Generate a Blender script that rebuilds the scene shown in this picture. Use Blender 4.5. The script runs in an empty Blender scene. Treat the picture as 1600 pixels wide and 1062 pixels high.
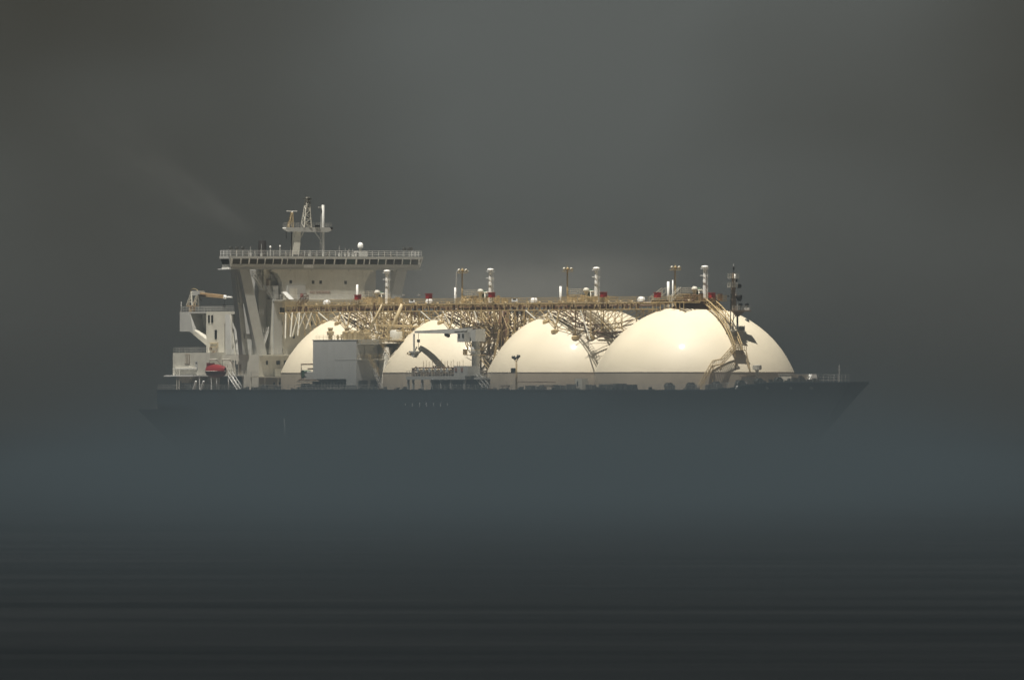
import bpy, math, random
from mathutils import Vector, Matrix, noise
R = math.radians
rnd = random.Random(7)
sc = bpy.context.scene
COL = sc.collection

# ------------------------------------------------------------------ camera
cam_d = bpy.data.cameras.new('camera')
cam = bpy.data.objects.new('camera', cam_d)
COL.objects.link(cam)
cam_d.sensor_width = 36.0
cam_d.lens = 583.3
cam_d.clip_start = 5.0
cam_d.clip_end = 60000.0
cam.location = (-4.2, -3437.0, 15.0)
cam.rotation_euler = (R(90.0) + math.atan(79.0 / 25925.0), 0, 0)
sc.camera = cam

# ------------------------------------------------------------------ world
SUN_EL, SUN_X, SUN_Y = 74.0, -0.18, -0.217
sun_az = math.atan2(SUN_X, SUN_Y)          # from +Y, clockwise towards +X
w = bpy.data.worlds.new('World')
sc.world = w
w.use_nodes = True
nt = w.node_tree
nt.nodes.clear()
N = nt.nodes.new
L = nt.links.new
out = N('ShaderNodeOutputWorld')
bgs = N('ShaderNodeBackground')
bgs.inputs['Strength'].default_value = 0.05
sky = N('ShaderNodeTexSky')
sky.sky_type = 'NISHITA'
sky.sun_disc = False
sky.sun_elevation = R(SUN_EL)
sky.sun_rotation = sun_az
sky.dust_density = 3.0
L(sky.outputs[0], bgs.inputs['Color'])
# a layer of dull murky overcast covers nearly all of the sky
bgc = N('ShaderNodeBackground')
bgc.inputs['Strength'].default_value = 1.0
tc = N('ShaderNodeTexCoord')
mp = N('ShaderNodeMapping')
mp.inputs['Location'].default_value = (27.1568, 36.9819, 17.9611)
mp.inputs['Scale'].default_value = (20.0, 20.0, 24.0)
nz = N('ShaderNodeTexNoise')
nz.inputs['Scale'].default_value = 1.0
nz.inputs['Detail'].default_value = 3.0
nz.inputs['Roughness'].default_value = 0.45
cr = N('ShaderNodeValToRGB')
cr.color_ramp.elements[0].position = 0.33
cr.color_ramp.elements[0].color = (0.012, 0.0103, 0.006, 1)
cr.color_ramp.elements[1].position = 0.60
cr.color_ramp.elements[1].color = (0.0555, 0.0605, 0.0575, 1)
L(tc.outputs['Generated'], mp.inputs['Vector'])
L(mp.outputs[0], nz.inputs['Vector'])
L(nz.outputs['Fac'], cr.inputs['Fac'])
L(cr.outputs[0], bgc.inputs['Color'])
mx = N('ShaderNodeMixShader')
mx.inputs[0].default_value = 0.96
L(bgs.outputs[0], mx.inputs[1])
L(bgc.outputs[0], mx.inputs[2])
L(mx.outputs[0], out.inputs['Surface'])

# ------------------------------------------------------------------ sun
sd = bpy.data.lights.new('sun', 'SUN')
sd.energy = 5.0
sd.angle = R(0.5)
sd.color = (1.0, 0.945, 0.84)
sun = bpy.data.objects.new('sun', sd)
COL.objects.link(sun)
sun.location = (0, 0, 300)
sun.rotation_euler = Vector((SUN_X, SUN_Y, 0.96)).to_track_quat('Z', 'Y').to_euler()

# ------------------------------------------------------------------ render
sc.view_settings.view_transform = 'Standard'
sc.view_settings.look = 'None'
sc.view_settings.exposure = 1.05
sc.view_settings.gamma = 1.0
sc.view_settings.use_curve_mapping = False
sc.render.engine = 'CYCLES'
cy = sc.cycles
cy.use_denoising = True
cy.volume_bounces = 0
cy.transparent_max_bounces = 64
cy.max_bounces = 6
cy.diffuse_bounces = 3
cy.sample_clamp_indirect = 4.0
cy.volume_step_rate = 1.0
cy.volume_max_steps = 256

# ================================================================== materials
MATS = {}
def mat(name, col, rough=0.55, var=0.10, streak=0.0, scale=0.35, metal=0.0, coat=0.0, spec=0.5, stain=(0.16, 0.09, 0.04), bump=0.0):
    m = bpy.data.materials.new(name)
    m.use_nodes = True
    t = m.node_tree
    b = t.nodes['Principled BSDF']
    b.inputs['Roughness'].default_value = rough
    b.inputs['Metallic'].default_value = metal
    b.inputs['Specular IOR Level'].default_value = spec
    b.inputs['Coat Weight'].default_value = coat
    b.inputs['Coat Roughness'].default_value = 0.09
    n = t.nodes.new
    l = t.links.new
    co = n('ShaderNodeTexCoord')
    z1 = n('ShaderNodeTexNoise')
    z1.inputs['Scale'].default_value = scale
    z1.inputs['Detail'].default_value = 5
    l(co.outputs['Object'], z1.inputs['Vector'])
    mr = n('ShaderNodeMapRange')
    mr.inputs['From Min'].default_value = 0.3
    mr.inputs['From Max'].default_value = 0.7
    mr.inputs['To Min'].default_value = 1.0 - var
    mr.inputs['To Max'].default_value = 1.0 + var
    l(z1.outputs['Fac'], mr.inputs['Value'])
    mu = n('ShaderNodeMix'); mu.data_type = 'RGBA'; mu.blend_type = 'MULTIPLY'
    mu.inputs[0].default_value = 1.0
    mu.inputs[6].default_value = (*col, 1)
    l(mr.outputs[0], mu.inputs[7])
    last = mu.outputs[2]
    if streak > 0:
        mp_ = n('ShaderNodeMapping')
        mp_.inputs['Scale'].default_value = (1.6, 1.6, 0.12)
        z2 = n('ShaderNodeTexNoise')
        z2.inputs['Scale'].default_value = 1.0
        z2.inputs['Detail'].default_value = 4
        l(co.outputs['Object'], mp_.inputs['Vector'])
        l(mp_.outputs[0], z2.inputs['Vector'])
        m2 = n('ShaderNodeMapRange')
        m2.inputs['From Min'].default_value = 0.56
        m2.inputs['From Max'].default_value = 0.75
        m2.inputs['To Min'].default_value = 0.0
        m2.inputs['To Max'].default_value = streak
        l(z2.outputs['Fac'], m2.inputs['Value'])
        x2 = n('ShaderNodeMix'); x2.data_type = 'RGBA'
        l(m2.outputs[0], x2.inputs[0])
        l(last, x2.inputs[6])
        x2.inputs[7].default_value = (*stain, 1)
        last = x2.outputs[2]
    l(last, b.inputs['Base Color'])
    if bump > 0:
        bp = n('ShaderNodeBump')
        bp.inputs['Strength'].default_value = bump
        bp.inputs['Distance'].default_value = 0.05
        z3 = n('ShaderNodeTexNoise'); z3.inputs['Scale'].default_value = 0.5; z3.inputs['Detail'].default_value = 2
        l(co.outputs['Object'], z3.inputs['Vector'])
        l(z3.outputs['Fac'], bp.inputs['Height'])
        l(bp.outputs[0], b.inputs['Normal'])
    MATS[name] = m
    return m

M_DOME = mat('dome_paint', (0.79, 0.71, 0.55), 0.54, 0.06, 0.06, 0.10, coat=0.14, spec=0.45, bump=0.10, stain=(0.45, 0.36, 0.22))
M_SKIRT = mat('shaded_skirt_tone', (0.50, 0.44, 0.35), 0.6, 0.10, 0.25, 0.2)  # darker than the dome: the skirt's shade is mixed into its colour
M_CREAM = mat('cream_paint', (0.57, 0.55, 0.48), 0.5, 0.08, 0.25, 0.5)
M_GREY = mat('pale_grey_paint', (0.42, 0.42, 0.40), 0.5, 0.06, 0.18, 0.4)
M_SIDE = mat('cool_grey_paint', (0.42, 0.425, 0.415), 0.5, 0.05, 0.08, 0.3)
M_WHITE = mat('white_paint', (0.82, 0.82, 0.80), 0.4, 0.04, 0.0, 0.8)
M_HULL = mat('navy_hull_paint', (0.014, 0.026, 0.038), 0.5, 0.25, 0.16, 0.15, stain=(0.05, 0.04, 0.035))
M_DECK = mat('deck_paint', (0.16, 0.12, 0.09), 0.7, 0.2, 0.0, 0.6)
M_TAN = mat('tan_truss_paint', (0.47, 0.36, 0.19), 0.55, 0.22, 0.35, 0.9)
M_BROWN = mat('brown_pipe_paint', (0.11, 0.055, 0.025), 0.6, 0.3, 0.3, 0.9)
M_STRAW = mat('straw_pipe_paint', (0.52, 0.42, 0.25), 0.5, 0.2, 0.3, 0.8)
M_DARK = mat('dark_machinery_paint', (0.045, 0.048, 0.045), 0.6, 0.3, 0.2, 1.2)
M_BLACK = mat('black_paint', (0.007, 0.006, 0.006), 0.75, 0.2, spec=0.15)
M_RED = mat('red_paint', (0.32, 0.012, 0.012), 0.45, 0.12, 0.0, 1.0)
M_GREEN = mat('green_paint', (0.045, 0.11, 0.055), 0.55, 0.2)
M_GLASS = mat('dark_glass', (0.006, 0.008, 0.008), 0.25, 0.2, spec=0.25)
M_BOOM = mat('ochre_boom_paint', (0.38, 0.26, 0.14), 0.5, 0.12, 0.2)
M_LETTER = mat('lettering_paint', (0.62, 0.64, 0.64), 0.5, 0.05)
M_WARN = mat('faded_red_lettering', (0.26, 0.13, 0.10), 0.6, 0.1)
M_LOUVRE = mat('brown_louvre_paint', (0.22, 0.16, 0.11), 0.6, 0.15)

# ================================================================== mesh helpers
class MB:
    def __init__(self):
        self.v = []; self.f = []; self.smooth = []; self.cuts = []
    def add(self, vs, fs, smooth=False):
        o = len(self.v)
        self.cuts.append((len(self.v), len(self.f)))
        self.v += [tuple(p) for p in vs]
        self.f += [tuple(i + o for i in f) for f in fs]
        self.smooth += [smooth] * len(fs)
        return self
    def box(self, a, b):
        x0, y0, z0 = a; x1, y1, z1 = b
        vs = [(x0,y0,z0),(x1,y0,z0),(x1,y1,z0),(x0,y1,z0),(x0,y0,z1),(x1,y0,z1),(x1,y1,z1),(x0,y1,z1)]
        return self.add(vs, [(3,2,1,0),(4,5,6,7),(0,1,5,4),(1,2,6,5),(2,3,7,6),(3,0,4,7)])
    def hexa(self, p):      # eight corners, bottom ring then top ring
        return self.add(p, [(3,2,1,0),(4,5,6,7),(0,1,5,4),(1,2,6,5),(2,3,7,6),(3,0,4,7)])
    def prism_v(self, poly, v0, v1):   # polygon in (u,z) swept along v
        n = len(poly)
        vs = [(u, v0, z) for u, z in poly] + [(u, v1, z) for u, z in poly]
        fs = [tuple(range(n)), tuple(range(2*n-1, n-1, -1))]
        fs += [(i+n, (i+1) % n + n, (i+1) % n, i) for i in range(n)]
        return self.add(vs, fs)
    def prism_u(self, poly, u0, u1):   # polygon in (v,z) swept along u
        n = len(poly)
        vs = [(u0, a, z) for a, z in poly] + [(u1, a, z) for a, z in poly]
        fs = [tuple(range(n-1, -1, -1)), tuple(range(n, 2*n))]
        fs += [(i, (i+1) % n, (i+1) % n + n, i+n) for i in range(n)]
        return self.add(vs, fs)
    def tube(self, a, b, r, n=6, r2=None):
        a = Vector(a); b = Vector(b)
        d = b - a
        if d.length < 1e-6: return self
        q = d.to_track_quat('Z', 'Y')
        r2 = r if r2 is None else r2
        vs = []
        for k, (p, rr) in enumerate(((a, r), (b, r2))):
            for i in range(n):
                t = 2*math.pi*(i+0.5)/n
                vs.append(p + q @ Vector((rr*math.cos(t), rr*math.sin(t), 0)))
        fs = [(i, (i+1) % n, (i+1) % n + n, i+n) for i in range(n)]
        self.add(vs, fs+[tuple(range(n-1,-1,-1)), tuple(range(n, 2*n))], n > 6)
        self.smooth[-2:] = [False, False]
        return self
    def parts(self, name, m, parent=None):   # every solid becomes a part of its own
        res = []
        cs = self.cuts+[(len(self.v), len(self.f))]
        for (v0, f0), (v1, f1) in zip(cs[:-1], cs[1:]):
            p = MB()
            p.v = self.v[v0:v1]; p.f = [tuple(i-v0 for i in f) for f in self.f[f0:f1]]; p.smooth = self.smooth[f0:f1]
            res.append(p.build(name, m, parent))
        return res
    def path(self, pts, r, n=6):
        for a, b in zip(pts[:-1], pts[1:]): self.tube(a, b, r, n)
        return self
    def lathe(self, c, prof, n=24, smooth=True):   # prof: (r, z)
        cx, cy, cz = c
        vs = []
        for r, z in prof:
            for i in range(n):
                t = 2*math.pi*i/n
                vs.append((cx+r*math.cos(t), cy+r*math.sin(t), cz+z))
        fs = []
        for j in range(len(prof)-1):
            for i in range(n):
                k = (i+1) % n
                fs.append((j*n+i, j*n+k, (j+1)*n+k, (j+1)*n+i))
        return self.add(vs, fs, smooth)
    def build(self, name, m, parent=None, label=None, kind=None):
        me = bpy.data.meshes.new(name)
        me.from_pydata(self.v, [], self.f)
        me.materials.append(m)
        if any(self.smooth):
            me.polygons.foreach_set('use_smooth', self.smooth)
        me.update()
        return link(name, me, parent, label, kind)

def link(name, data, parent=None, label=None, kind=None, loc=None):
    o = bpy.data.objects.new(name, data)
    COL.objects.link(o)
    if parent is not None: o.parent = parent
    if label: o['label'] = label
    if kind: o['kind'] = kind
    if loc: o.location = loc
    return o
def bx(name, a, b, m, parent=None, label=None):
    return MB().box(a, b).build(name, m, parent, label)
def rail(mb, pts, h=1.05, step=1.6, r=0.045, bars=3):
    for k in range(1, bars+1):
        mb.path([(p[0], p[1], p[2]+h*k/bars) for p in pts], r, 4)
    for a, b in zip(pts[:-1], pts[1:]):
        a = Vector(a); b = Vector(b)
        n = max(1, int((b-a).length/step))
        for i in range(n+1):
            p = a.lerp(b, i/n)
            mb.tube(p, p+Vector((0,0,h)), r, 4)
    return mb
def stairs(mb, a, b, wdir, wid=0.8, r=0.07, steps=None, railh=1.0):
    a = Vector(a); b = Vector(b); wd = Vector(wdir).normalized()*wid
    for s in (0, 1):
        mb.tube(a+wd*s, b+wd*s, r, 4)
        if railh: mb.tube(a+wd*s+Vector((0,0,railh)), b+wd*s+Vector((0,0,railh)), r*0.7, 4)
        k = 4
        for i in range(k+1):
            p = a.lerp(b, i/k)+wd*s
            if railh: mb.tube(p, p+Vector((0,0,railh)), r*0.6, 4)
    n = steps or int((b-a).length/0.5)
    for i in range(1, n):
        p = a.lerp(b, i/n)
        mb.tube(p, p+wd, r*0.8, 4)
    return mb
def lattice(mb, p0, p1, w0, w1, n, r, rd=None):  # square lattice column
    rd = rd or r*0.6
    p0 = Vector(p0); p1 = Vector(p1)
    rings = []
    for i in range(n+1):
        t = i/n; c = p0.lerp(p1, t); h = (w0*(1-t)+w1*t)/2
        rings.append([c+Vector((sx*h, sy*h, 0)) for sx, sy in ((1,1),(-1,1),(-1,-1),(1,-1))])
    for i in range(n):
        for k in range(4):
            mb.tube(rings[i][k], rings[i+1][k], r, 4)
            a, b = (k, (k+1) % 4) if i % 2 else ((k+1) % 4, k)
            mb.tube(rings[i][a], rings[i+1][b], rd, 4)
            mb.tube(rings[i+1][k], rings[i+1][(k+1) % 4], rd, 4)
    return mb

# ================================================================== sea
def build_sea():
    me = bpy.data.meshes.new('sea')
    S = 14000.0
    me.from_pydata([(-S,-S,0),(S,-S,0),(S,S,0),(-S,S,0)], [], [(0,1,2,3)])
    m = bpy.data.materials.new('sea_water'); m.use_nodes = True
    t = m.node_tree; b = t.nodes['Principled BSDF']
    b.inputs['Base Color'].default_value = (0.006, 0.011, 0.013, 1)
    b.inputs['Roughness'].default_value = 0.32
    b.inputs['IOR'].default_value = 1.333
    b.inputs['Specular IOR Level'].default_value = 0.10
    n = t.nodes.new; l = t.links.new
    co = n('ShaderNodeTexCoord')
    prev = None
    for sx, sy, st, dist, det in ((0.016, 0.035, 0.5, 1.6, 3), (0.14, 0.26, 0.5, 0.22, 4)):
        mp_ = n('ShaderNodeMapping'); mp_.inputs['Scale'].default_value = (sx, sy, 1)
        z = n('ShaderNodeTexNoise'); z.inputs['Scale'].default_value = 1.0; z.inputs['Detail'].default_value = det
        bp = n('ShaderNodeBump'); bp.inputs['Strength'].default_value = st; bp.inputs['Distance'].default_value = dist
        l(co.outputs['Object'], mp_.inputs['Vector']); l(mp_.outputs[0], z.inputs['Vector']); l(z.outputs['Fac'], bp.inputs['Height'])
        if prev: l(prev.outputs[0], bp.inputs['Normal'])
        prev = bp
    # wind slicks: long smooth and rough lanes
    mp_ = n('ShaderNodeMapping'); mp_.inputs['Scale'].default_value = (0.008, 0.030, 1)
    z = n('ShaderNodeTexNoise'); z.inputs['Detail'].default_value = 8; z.inputs['Scale'].default_value = 1.0
    mr = n('ShaderNodeMapRange'); mr.inputs['From Min'].default_value = 0.35; mr.inputs['From Max'].default_value = 0.65
    mr.inputs['To Min'].default_value = 0.16; mr.inputs['To Max'].default_value = 0.26
    l(co.outputs['Object'], mp_.inputs['Vector']); l(mp_.outputs[0], z.inputs['Vector']); l(z.outputs['Fac'], mr.inputs['Value'])
    mf_ = n('ShaderNodeMapRange'); mf_.inputs['From Min'].default_value = 0.34; mf_.inputs['From Max'].default_value = 0.66
    mf_.inputs['To Min'].default_value = 0.035; mf_.inputs['To Max'].default_value = 0.052
    l(z.outputs['Fac'], mf_.inputs['Value'])
    df = n('ShaderNodeBsdfDiffuse'); df.inputs['Color'].default_value = (0.0026, 0.0036, 0.0045, 1)
    gl = n('ShaderNodeBsdfGlossy'); gl.inputs['Color'].default_value = (0.93, 0.96, 1.0, 1)
    l(mr.outputs[0], gl.inputs['Roughness'])
    l(prev.outputs[0], df.inputs['Normal']); l(prev.outputs[0], gl.inputs['Normal'])
    mm = n('ShaderNodeMixShader')
    l(mf_.outputs[0], mm.inputs[0]); l(df.outputs[0], mm.inputs[1]); l(gl.outputs[0], mm.inputs[2])
    l(mm.outputs[0], t.nodes['Material Output'].inputs['Surface'])
    t.nodes.remove(b)
    me.materials.append(m)
    o = link('sea', me); o['kind'] = 'structure'
build_sea()

# ================================================================== the ship
HEAD = R(-62.0)
ship = bpy.data.objects.new('gas_tanker', None)
COL.objects.link(ship)
ship.rotation_euler = (0, 0, HEAD)
ship['label'] = 'long navy hulled gas tanker with four big cream domed tanks rising out of fog'
ship['category'] = 'ship'
SR = Matrix.Rotation(HEAD, 4, 'Z')
TANKS = [70.0, 23.5, -23.0, -69.5]
ZC, RD, RS = 10.4, 22.0, 20.35          # dome centre height, dome radius, skirt radius
ZS = ZC + math.sqrt(RD*RD-RS*RS)
def dome_z(u, v, tank):
    q = RD*RD-(u-tank)**2-v*v
    return ZC+math.sqrt(q) if q > 0 else ZS

# ---- hull
HB = 23.8
def lerp(a, b, t): return a+(b-a)*t
def interp(x, tab):
    if x <= tab[0][0]: return tab[0][1]
    for (a, fa), (b, fb) in zip(tab[:-1], tab[1:]):
        if x <= b: return lerp(fa, fb, (x-a)/(b-a))
    return tab[-1][1]
def bow_u(z): return interp(z, [(-3,117),(0,117.6),(3.45,119.4),(6,121.6),(11,127.8),(16.6,134.9)])
def deck_z(u):
    t = min(1, max(0, (u-110)/14)); t = t*t*(3-2*t)
    return 15.05+1.55*t
def half_w(u, z):
    t = min(1, max(0, (z+3)/19.6))
    uE = bow_u(z)
    u0 = lerp(25, 60, t); p = lerp(1.9, 2.6, t); q = lerp(1.05, 0.75, t)
    w_ = HB
    if u > u0:
        w_ = HB*max(0.0, 1-((u-u0)/(uE-u0))**p)**q
    if u < -85:
        s = (-85-u)/53.0
        w_ *= 1-(lerp(0.75, 0.05, min(1, t*1.35)))*s**2.2
    return max(w_, 0.02)
def hull_shell(u_s, zs, top_follow=False):
    mb = MB()
    NU = 96
    rows = []
    for j, z in enumerate(zs):
        row = []
        for i in range(NU+1):
            s = i/NU
            s = s if s < 0.6 else 0.6+0.4*(1-(1-(s-0.6)/0.4)**1.8)
            zz = z
            uu = lerp(u_s, bow_u(z), s)
            if top_follow:
                f = (z-zs[0])/(zs[-1]-zs[0])
                zz = zs[0]+f*(deck_z(uu)-zs[0])
                uu = lerp(u_s, bow_u(zz), s)
            row.append((uu, half_w(uu, zz), zz))
        rows.append(row)
    n = NU+1
    for sgn in (-1, 1):
        vs = [(u, sgn*w_, z) for r in rows for u, w_, z in r]
        fs = []
        for j in range(len(rows)-1):
            for i in range(NU):
                a = (j*n+i, j*n+i+1, (j+1)*n+i+1, (j+1)*n+i)
                fs.append(a if sgn < 0 else a[::-1])
        mb.add(vs, fs, True)
    tr = [(r[0][0], -r[0][1], r[0][2]) for r in rows] + [(r[0][0], r[0][1], r[0][2]) for r in rows]
    k = len(rows)
    mb.add(tr, [(j, j+1, j+1+k, j+k) for j in range(k-1)])
    return mb, rows[-1]
mb, top_low = hull_shell(-138.2, [-3, 0, 2, 4, 6, 8, 9.5, 11])
mb2, top_up = hull_shell(-126.8, [11.0, 12.0, 13.0, 14.0, 16.6], True)
mb.add(mb2.v, mb2.f, True)
hull = mb.build('hull', M_HULL, ship)
def cap(row, dz, name, inset=0.12):
    m_ = MB()
    vs = []
    for u, w_, z in row:
        vs += [(u, -max(w_-inset, 0), z+dz), (u, max(w_-inset, 0), z+dz)]
    m_.add(vs, [(2*i, 2*i+2, 2*i+3, 2*i+1) for i in range(len(row)-1)])
    return m_.build(name, M_DECK, ship)
cap(top_up, -0.08, 'main_deck')
cap([r for r in top_low if r[0] < -127], -0.05, 'mooring_deck')
# gunwale lip, deck railing, bulwark at the stern and the bow
gun = MB()
for s in (-1, 1):
    gun.path([(u, s*w_, z+0.05) for u, w_, z in top_up[::2]], 0.13, 4)
gun.build('gunwale', M_HULL, hull)
for s in (-1, 1):
    rl = MB()
    rail(rl, [(u, s*(w_-0.25), z) for u, w_, z in top_up if -128.5 < u < 121][::3], 1.1, 2.4, 0.04)
    rl.build('deck_railing', M_GREY, ship)
rl = MB()
rail(rl, [(-137.9, 17.5, 11), (-137.9, -17.5, 11), (-130, -19.3, 11)], 1.1, 1.5, 0.05)
rl.build('deck_railing', M_GREY, ship)
rl = MB()
rail(rl, [(123.5, -2.0, 16.6), (132.5, -1.2, 16.6), (132.5, 1.2, 16.6), (123.5, 2.0, 16.6)], 1.6, 1.8, 0.028)
rl.build('bow_railing', M_GREY, ship)
bx('stern_bulwark_plate', (-129.6, -19.9, 12.2), (-129.35, -18.9, 14.9), M_GREY, hull)
# fairlead openings and name marks on the starboard shell
for u in (114.5, 121, 125.5, 129.0):
    w_ = half_w(u, 15.6)
    MB().tube((u, -w_-0.15, 15.6), (u, -w_+0.3, 15.6), 0.34, 10).build('fairlead', M_GREY, hull)
for i in range(7):
    u = 14.0-26.0+i*3.12+0.8
    k = [(0, 0.5), (0, 0.8), (0.2, 0.9), (-0.2, 0.9), (0.15, 0.8), (0.2, 0.9), (0, 0.6)][i]
    g = MB()
    h = k[1]*0.5
    a = (u-0.12, -HB-0.03, 12.1-h); 
    g.hexa([(u-0.16,-HB-0.04,12.1-h),(u+0.2,-HB-0.04,12.1-h),(u+0.2,-HB+0.02,12.1-h),(u-0.16,-HB+0.02,12.1-h),
            (u-0.16+k[0],-HB-0.04,12.1+h),(u+0.2+k[0],-HB-0.04,12.1+h),(u+0.2+k[0],-HB+0.02,12.1+h),(u-0.16+k[0],-HB+0.02,12.1+h)])
    g.build('name_letter', M_LETTER, hull)
# draught marks and a tug mark farther down the shell
bx('draught_mark', (-66.1, -HB-0.04, 5.4), (-65.7, -HB+0.02, 9.2), M_LETTER, hull)
MB().prism_v([(-27.4, 6.6), (-25.6, 6.2), (-25.4, 5.0), (-25.7, 5.0), (-25.9, 6.0), (-27.5, 6.3)], -HB-0.04, -HB+0.02).build('tug_mark', M_LETTER, hull)

# ---- tank covers
for i, tu in enumerate(TANKS):
    prof = []
    NR = 44
    a0 = math.acos(RS/RD)
    for k in range(NR+1):
        a = lerp(a0, math.pi/2, k/NR)
        prof.append((max(RD*math.cos(a), 0.01), RD*math.sin(a)))
    tk = MB().lathe((0, 0, 0), prof, 160).build('tank_cover', M_DOME, ship)
    tk.location = (tu, 0, ZC)
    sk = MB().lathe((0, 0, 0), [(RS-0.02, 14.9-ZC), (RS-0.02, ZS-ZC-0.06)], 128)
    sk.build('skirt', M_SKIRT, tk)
    MB().lathe((0, 0, 0), [(RS-0.1, ZS-ZC-0.10), (RS+0.03, ZS-ZC-0.10), (RS+0.03, ZS-ZC+0.02), (RS-0.1, ZS-ZC+0.02)], 128, False).build('ring_beam', M_SKIRT, tk)
    if i == 0:
        q = Vector((8.8, 7.4, 0)); q.z = math.sqrt(RD*RD-q.x**2-q.y**2)
        n_ = q.normalized()
        MB().tube(q-n_*0.2, q+n_*0.25, 0.48, 14).tube(q+n_*0.2, q+n_*0.4, 0.25, 12).build('inspection_port', M_DARK, tk)

# ================================================================== superstructure
UF = -94.0
acc = bx('accommodation_block', (-106, -9.6, 34.3), (UF, 9.6, 40.62), M_CREAM, ship)
bx('lower_front', (-105, -12.2, 22.62), (UF+0.05, 12.2, 34.3), M_CREAM, acc)
bx('recessed_wing', (-107, -14.0, 22.62), (-97.0, 14.0, 40.6), M_GREY, acc)
bx('front_edge_rib', (UF+0.05, -12.2, 22.7), (UF+0.55, -10.2, 34.0), M_GREY, acc)
bx('front_cornice', (UF+0.05, -12.3, 33.9), (UF+1.0, 9.5, 34.25), M_GREY, acc)
# shaped gussets that carry the bridge on both sides
for s in (-1, 1):
    g = MB().prism_u([(s*9.6, 40.6), (s*9.6, 35.0), (s*10.0, 38.0), (s*11.0, 39.8), (s*12.6, 40.6)] if s > 0 else
                     [(s*12.6, 40.6), (s*11.0, 39.8), (s*10.0, 38.0), (s*9.6, 35.0), (s*9.6, 40.6)], -96, UF-0.02)
    g.build('gusset', M_CREAM, acc)
def window(parent, u, v, z, wd, h, face='front', name='window'):
    if face == 'front':
        o = bx(name, (u-0.06, v-wd/2, z-h/2), (u+0.03, v+wd/2, z+h/2), M_GLASS, parent)
        f = MB()
        for a, b in (((-wd/2-.09, -h/2-.09), (wd/2+.09, -h/2)), ((-wd/2-.09, h/2), (wd/2+.09, h/2+.09)), ((-wd/2-.09, -h/2), (-wd/2, h/2)), ((wd/2, -h/2), (wd/2+.09, h/2))):
            f.box((u-0.02, v+a[0], z+a[1]), (u+0.08, v+b[0], z+b[1]))
    else:
        o = bx(name, (u-wd/2, v-0.03, z-h/2), (u+wd/2, v+0.06, z+h/2), M_GLASS, parent)
    return o
ft = UF+0.05
for v, z in ((-10.5, 32.0), (-9.7, 32.0), (-10.1, 29.2), (-10.1, 26.4), (-7.2, 26.4), (-10.1, 23.6), (-5.9, 29.3), (-3.0, 29.3)):
    window(acc, ft+(0.5 if v < -10.2 else 0.0), v, z, 0.52, 0.8 if z < 31 else 1.05)
for px_v, z in ((-7.9, 38.0), (-2.55, 37.95), (-0.75, 37.95), (5.2, 37.9)):
    window(acc, UF, px_v, z, 0.62, 0.72)
window(acc, -96.95, -11.6, 29.3, 0.4, 1.2)
window(acc, -102.0, -14.0, 32.0, 0.8, 0.8, 'side')
window(acc, -101.0, -14.0, 29.3, 0.8, 0.9, 'side')
window(acc, -104.0, -14.0, 26.5, 0.8, 0.9, 'side')
# raised panel, red notice board and painted warning on the front wall
pn = bx('pilot_locker_wall', (UF, -8.9, 34.3), (UF+0.5, -4.6, 37.3), M_GREY, acc)
bx('door_leaf', (UF+0.5, -8.4, 34.4), (UF+0.56, -6.6, 36.6), M_CREAM, acc)
nb = bx('notice_board', (UF+0.5, -5.95, 34.75), (UF+0.62, -4.3, 35.55), M_LOUVRE, acc, 'red and brown notice board')
bx('red_panel', (UF+0.62, -5.9, 34.8), (UF+0.66, -5.3, 35.5), M_RED, nb)
bx('board_text_line', (UF+0.62, -5.2, 35.1), (UF+0.65, -4.5, 35.25), M_LETTER, nb)
def text(name, s, size, loc, parent, m):
    c = bpy.data.curves.new(name, 'FONT')
    c.body = s; c.size = size; c.extrude = 0.02; c.materials.append(m)
    tmp = bpy.data.objects.new('tmp', c); COL.objects.link(tmp)
    bpy.context.view_layer.update()
    me = bpy.data.meshes.new_from_object(tmp.evaluated_get(bpy.context.evaluated_depsgraph_get()))
    bpy.data.objects.remove(tmp)
    me.name = name
    o = link(name, me, parent)
    o.rotation_euler = (R(90), 0, R(90)); o.location = loc
    return o
t_ = text('warning_lettering', 'NO SMOKING', 0.78, (UF+0.03, -3.35, 35.55), acc, M_WARN)
rl = MB(); rail(rl, [(UF+0.9, -12.1, 34.25), (UF+0.9, 9.4, 34.25)], 1.05, 1.3, 0.04); rl.build('railing', M_WHITE, acc)
# bright folded awning and a bent vent near the locker
MB().hexa([(UF+1.2,-9.4,34.3),(UF+2.2,-9.4,34.3),(UF+2.2,-8.2,34.3),(UF+1.2,-8.2,34.3),(UF+0.6,-10.6,35.8),(UF+1.4,-10.6,35.8),(UF+1.4,-9.6,35.9),(UF+0.6,-9.6,35.9)]).build('canvas_cover', M_WHITE, ship)

# lower deck house, full width
low = bx('deck_house', (-112, -17.0, 15.0), (-91.0, 17.0, 22.62), M_CREAM, ship)
for v in (-12.4, -10.6, -8.8):
    window(low, -91.0, v, 20.9, 0.95, 0.85)
window(low, -91.0, -15.1, 20.9, 0.5, 0.9)
for v in (-12.0, -10.8, -13.4):
    window(low, -91.0, v, 16.5, 0.4, 0.5, name='porthole')
ov = MB().box((-91.0, -20.5, 17.75), (-88.0, -9.0, 18.0)).box((-91.0, -13.6, 18.0), (-90.2, -9.2, 19.6)).box((-91.0,-16.9,22.3),(-89.6,-9.0,22.55))
ov.parts('front_balcony', M_CREAM, low)
rl = MB(); rail(rl, [(-111.5, -16.9, 22.62), (-91.1, -16.9, 22.62), (-91.1, -12.5, 22.62)], 1.05, 1.4, 0.045)
rail(rl, [(-90.9, -20.3, 18.0), (-88.1, -20.3, 18.0), (-88.1, -9.0, 18.0)], 1.05, 1.4, 0.045)
rl.build('railing', M_CREAM, low)
po = MB()
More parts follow.
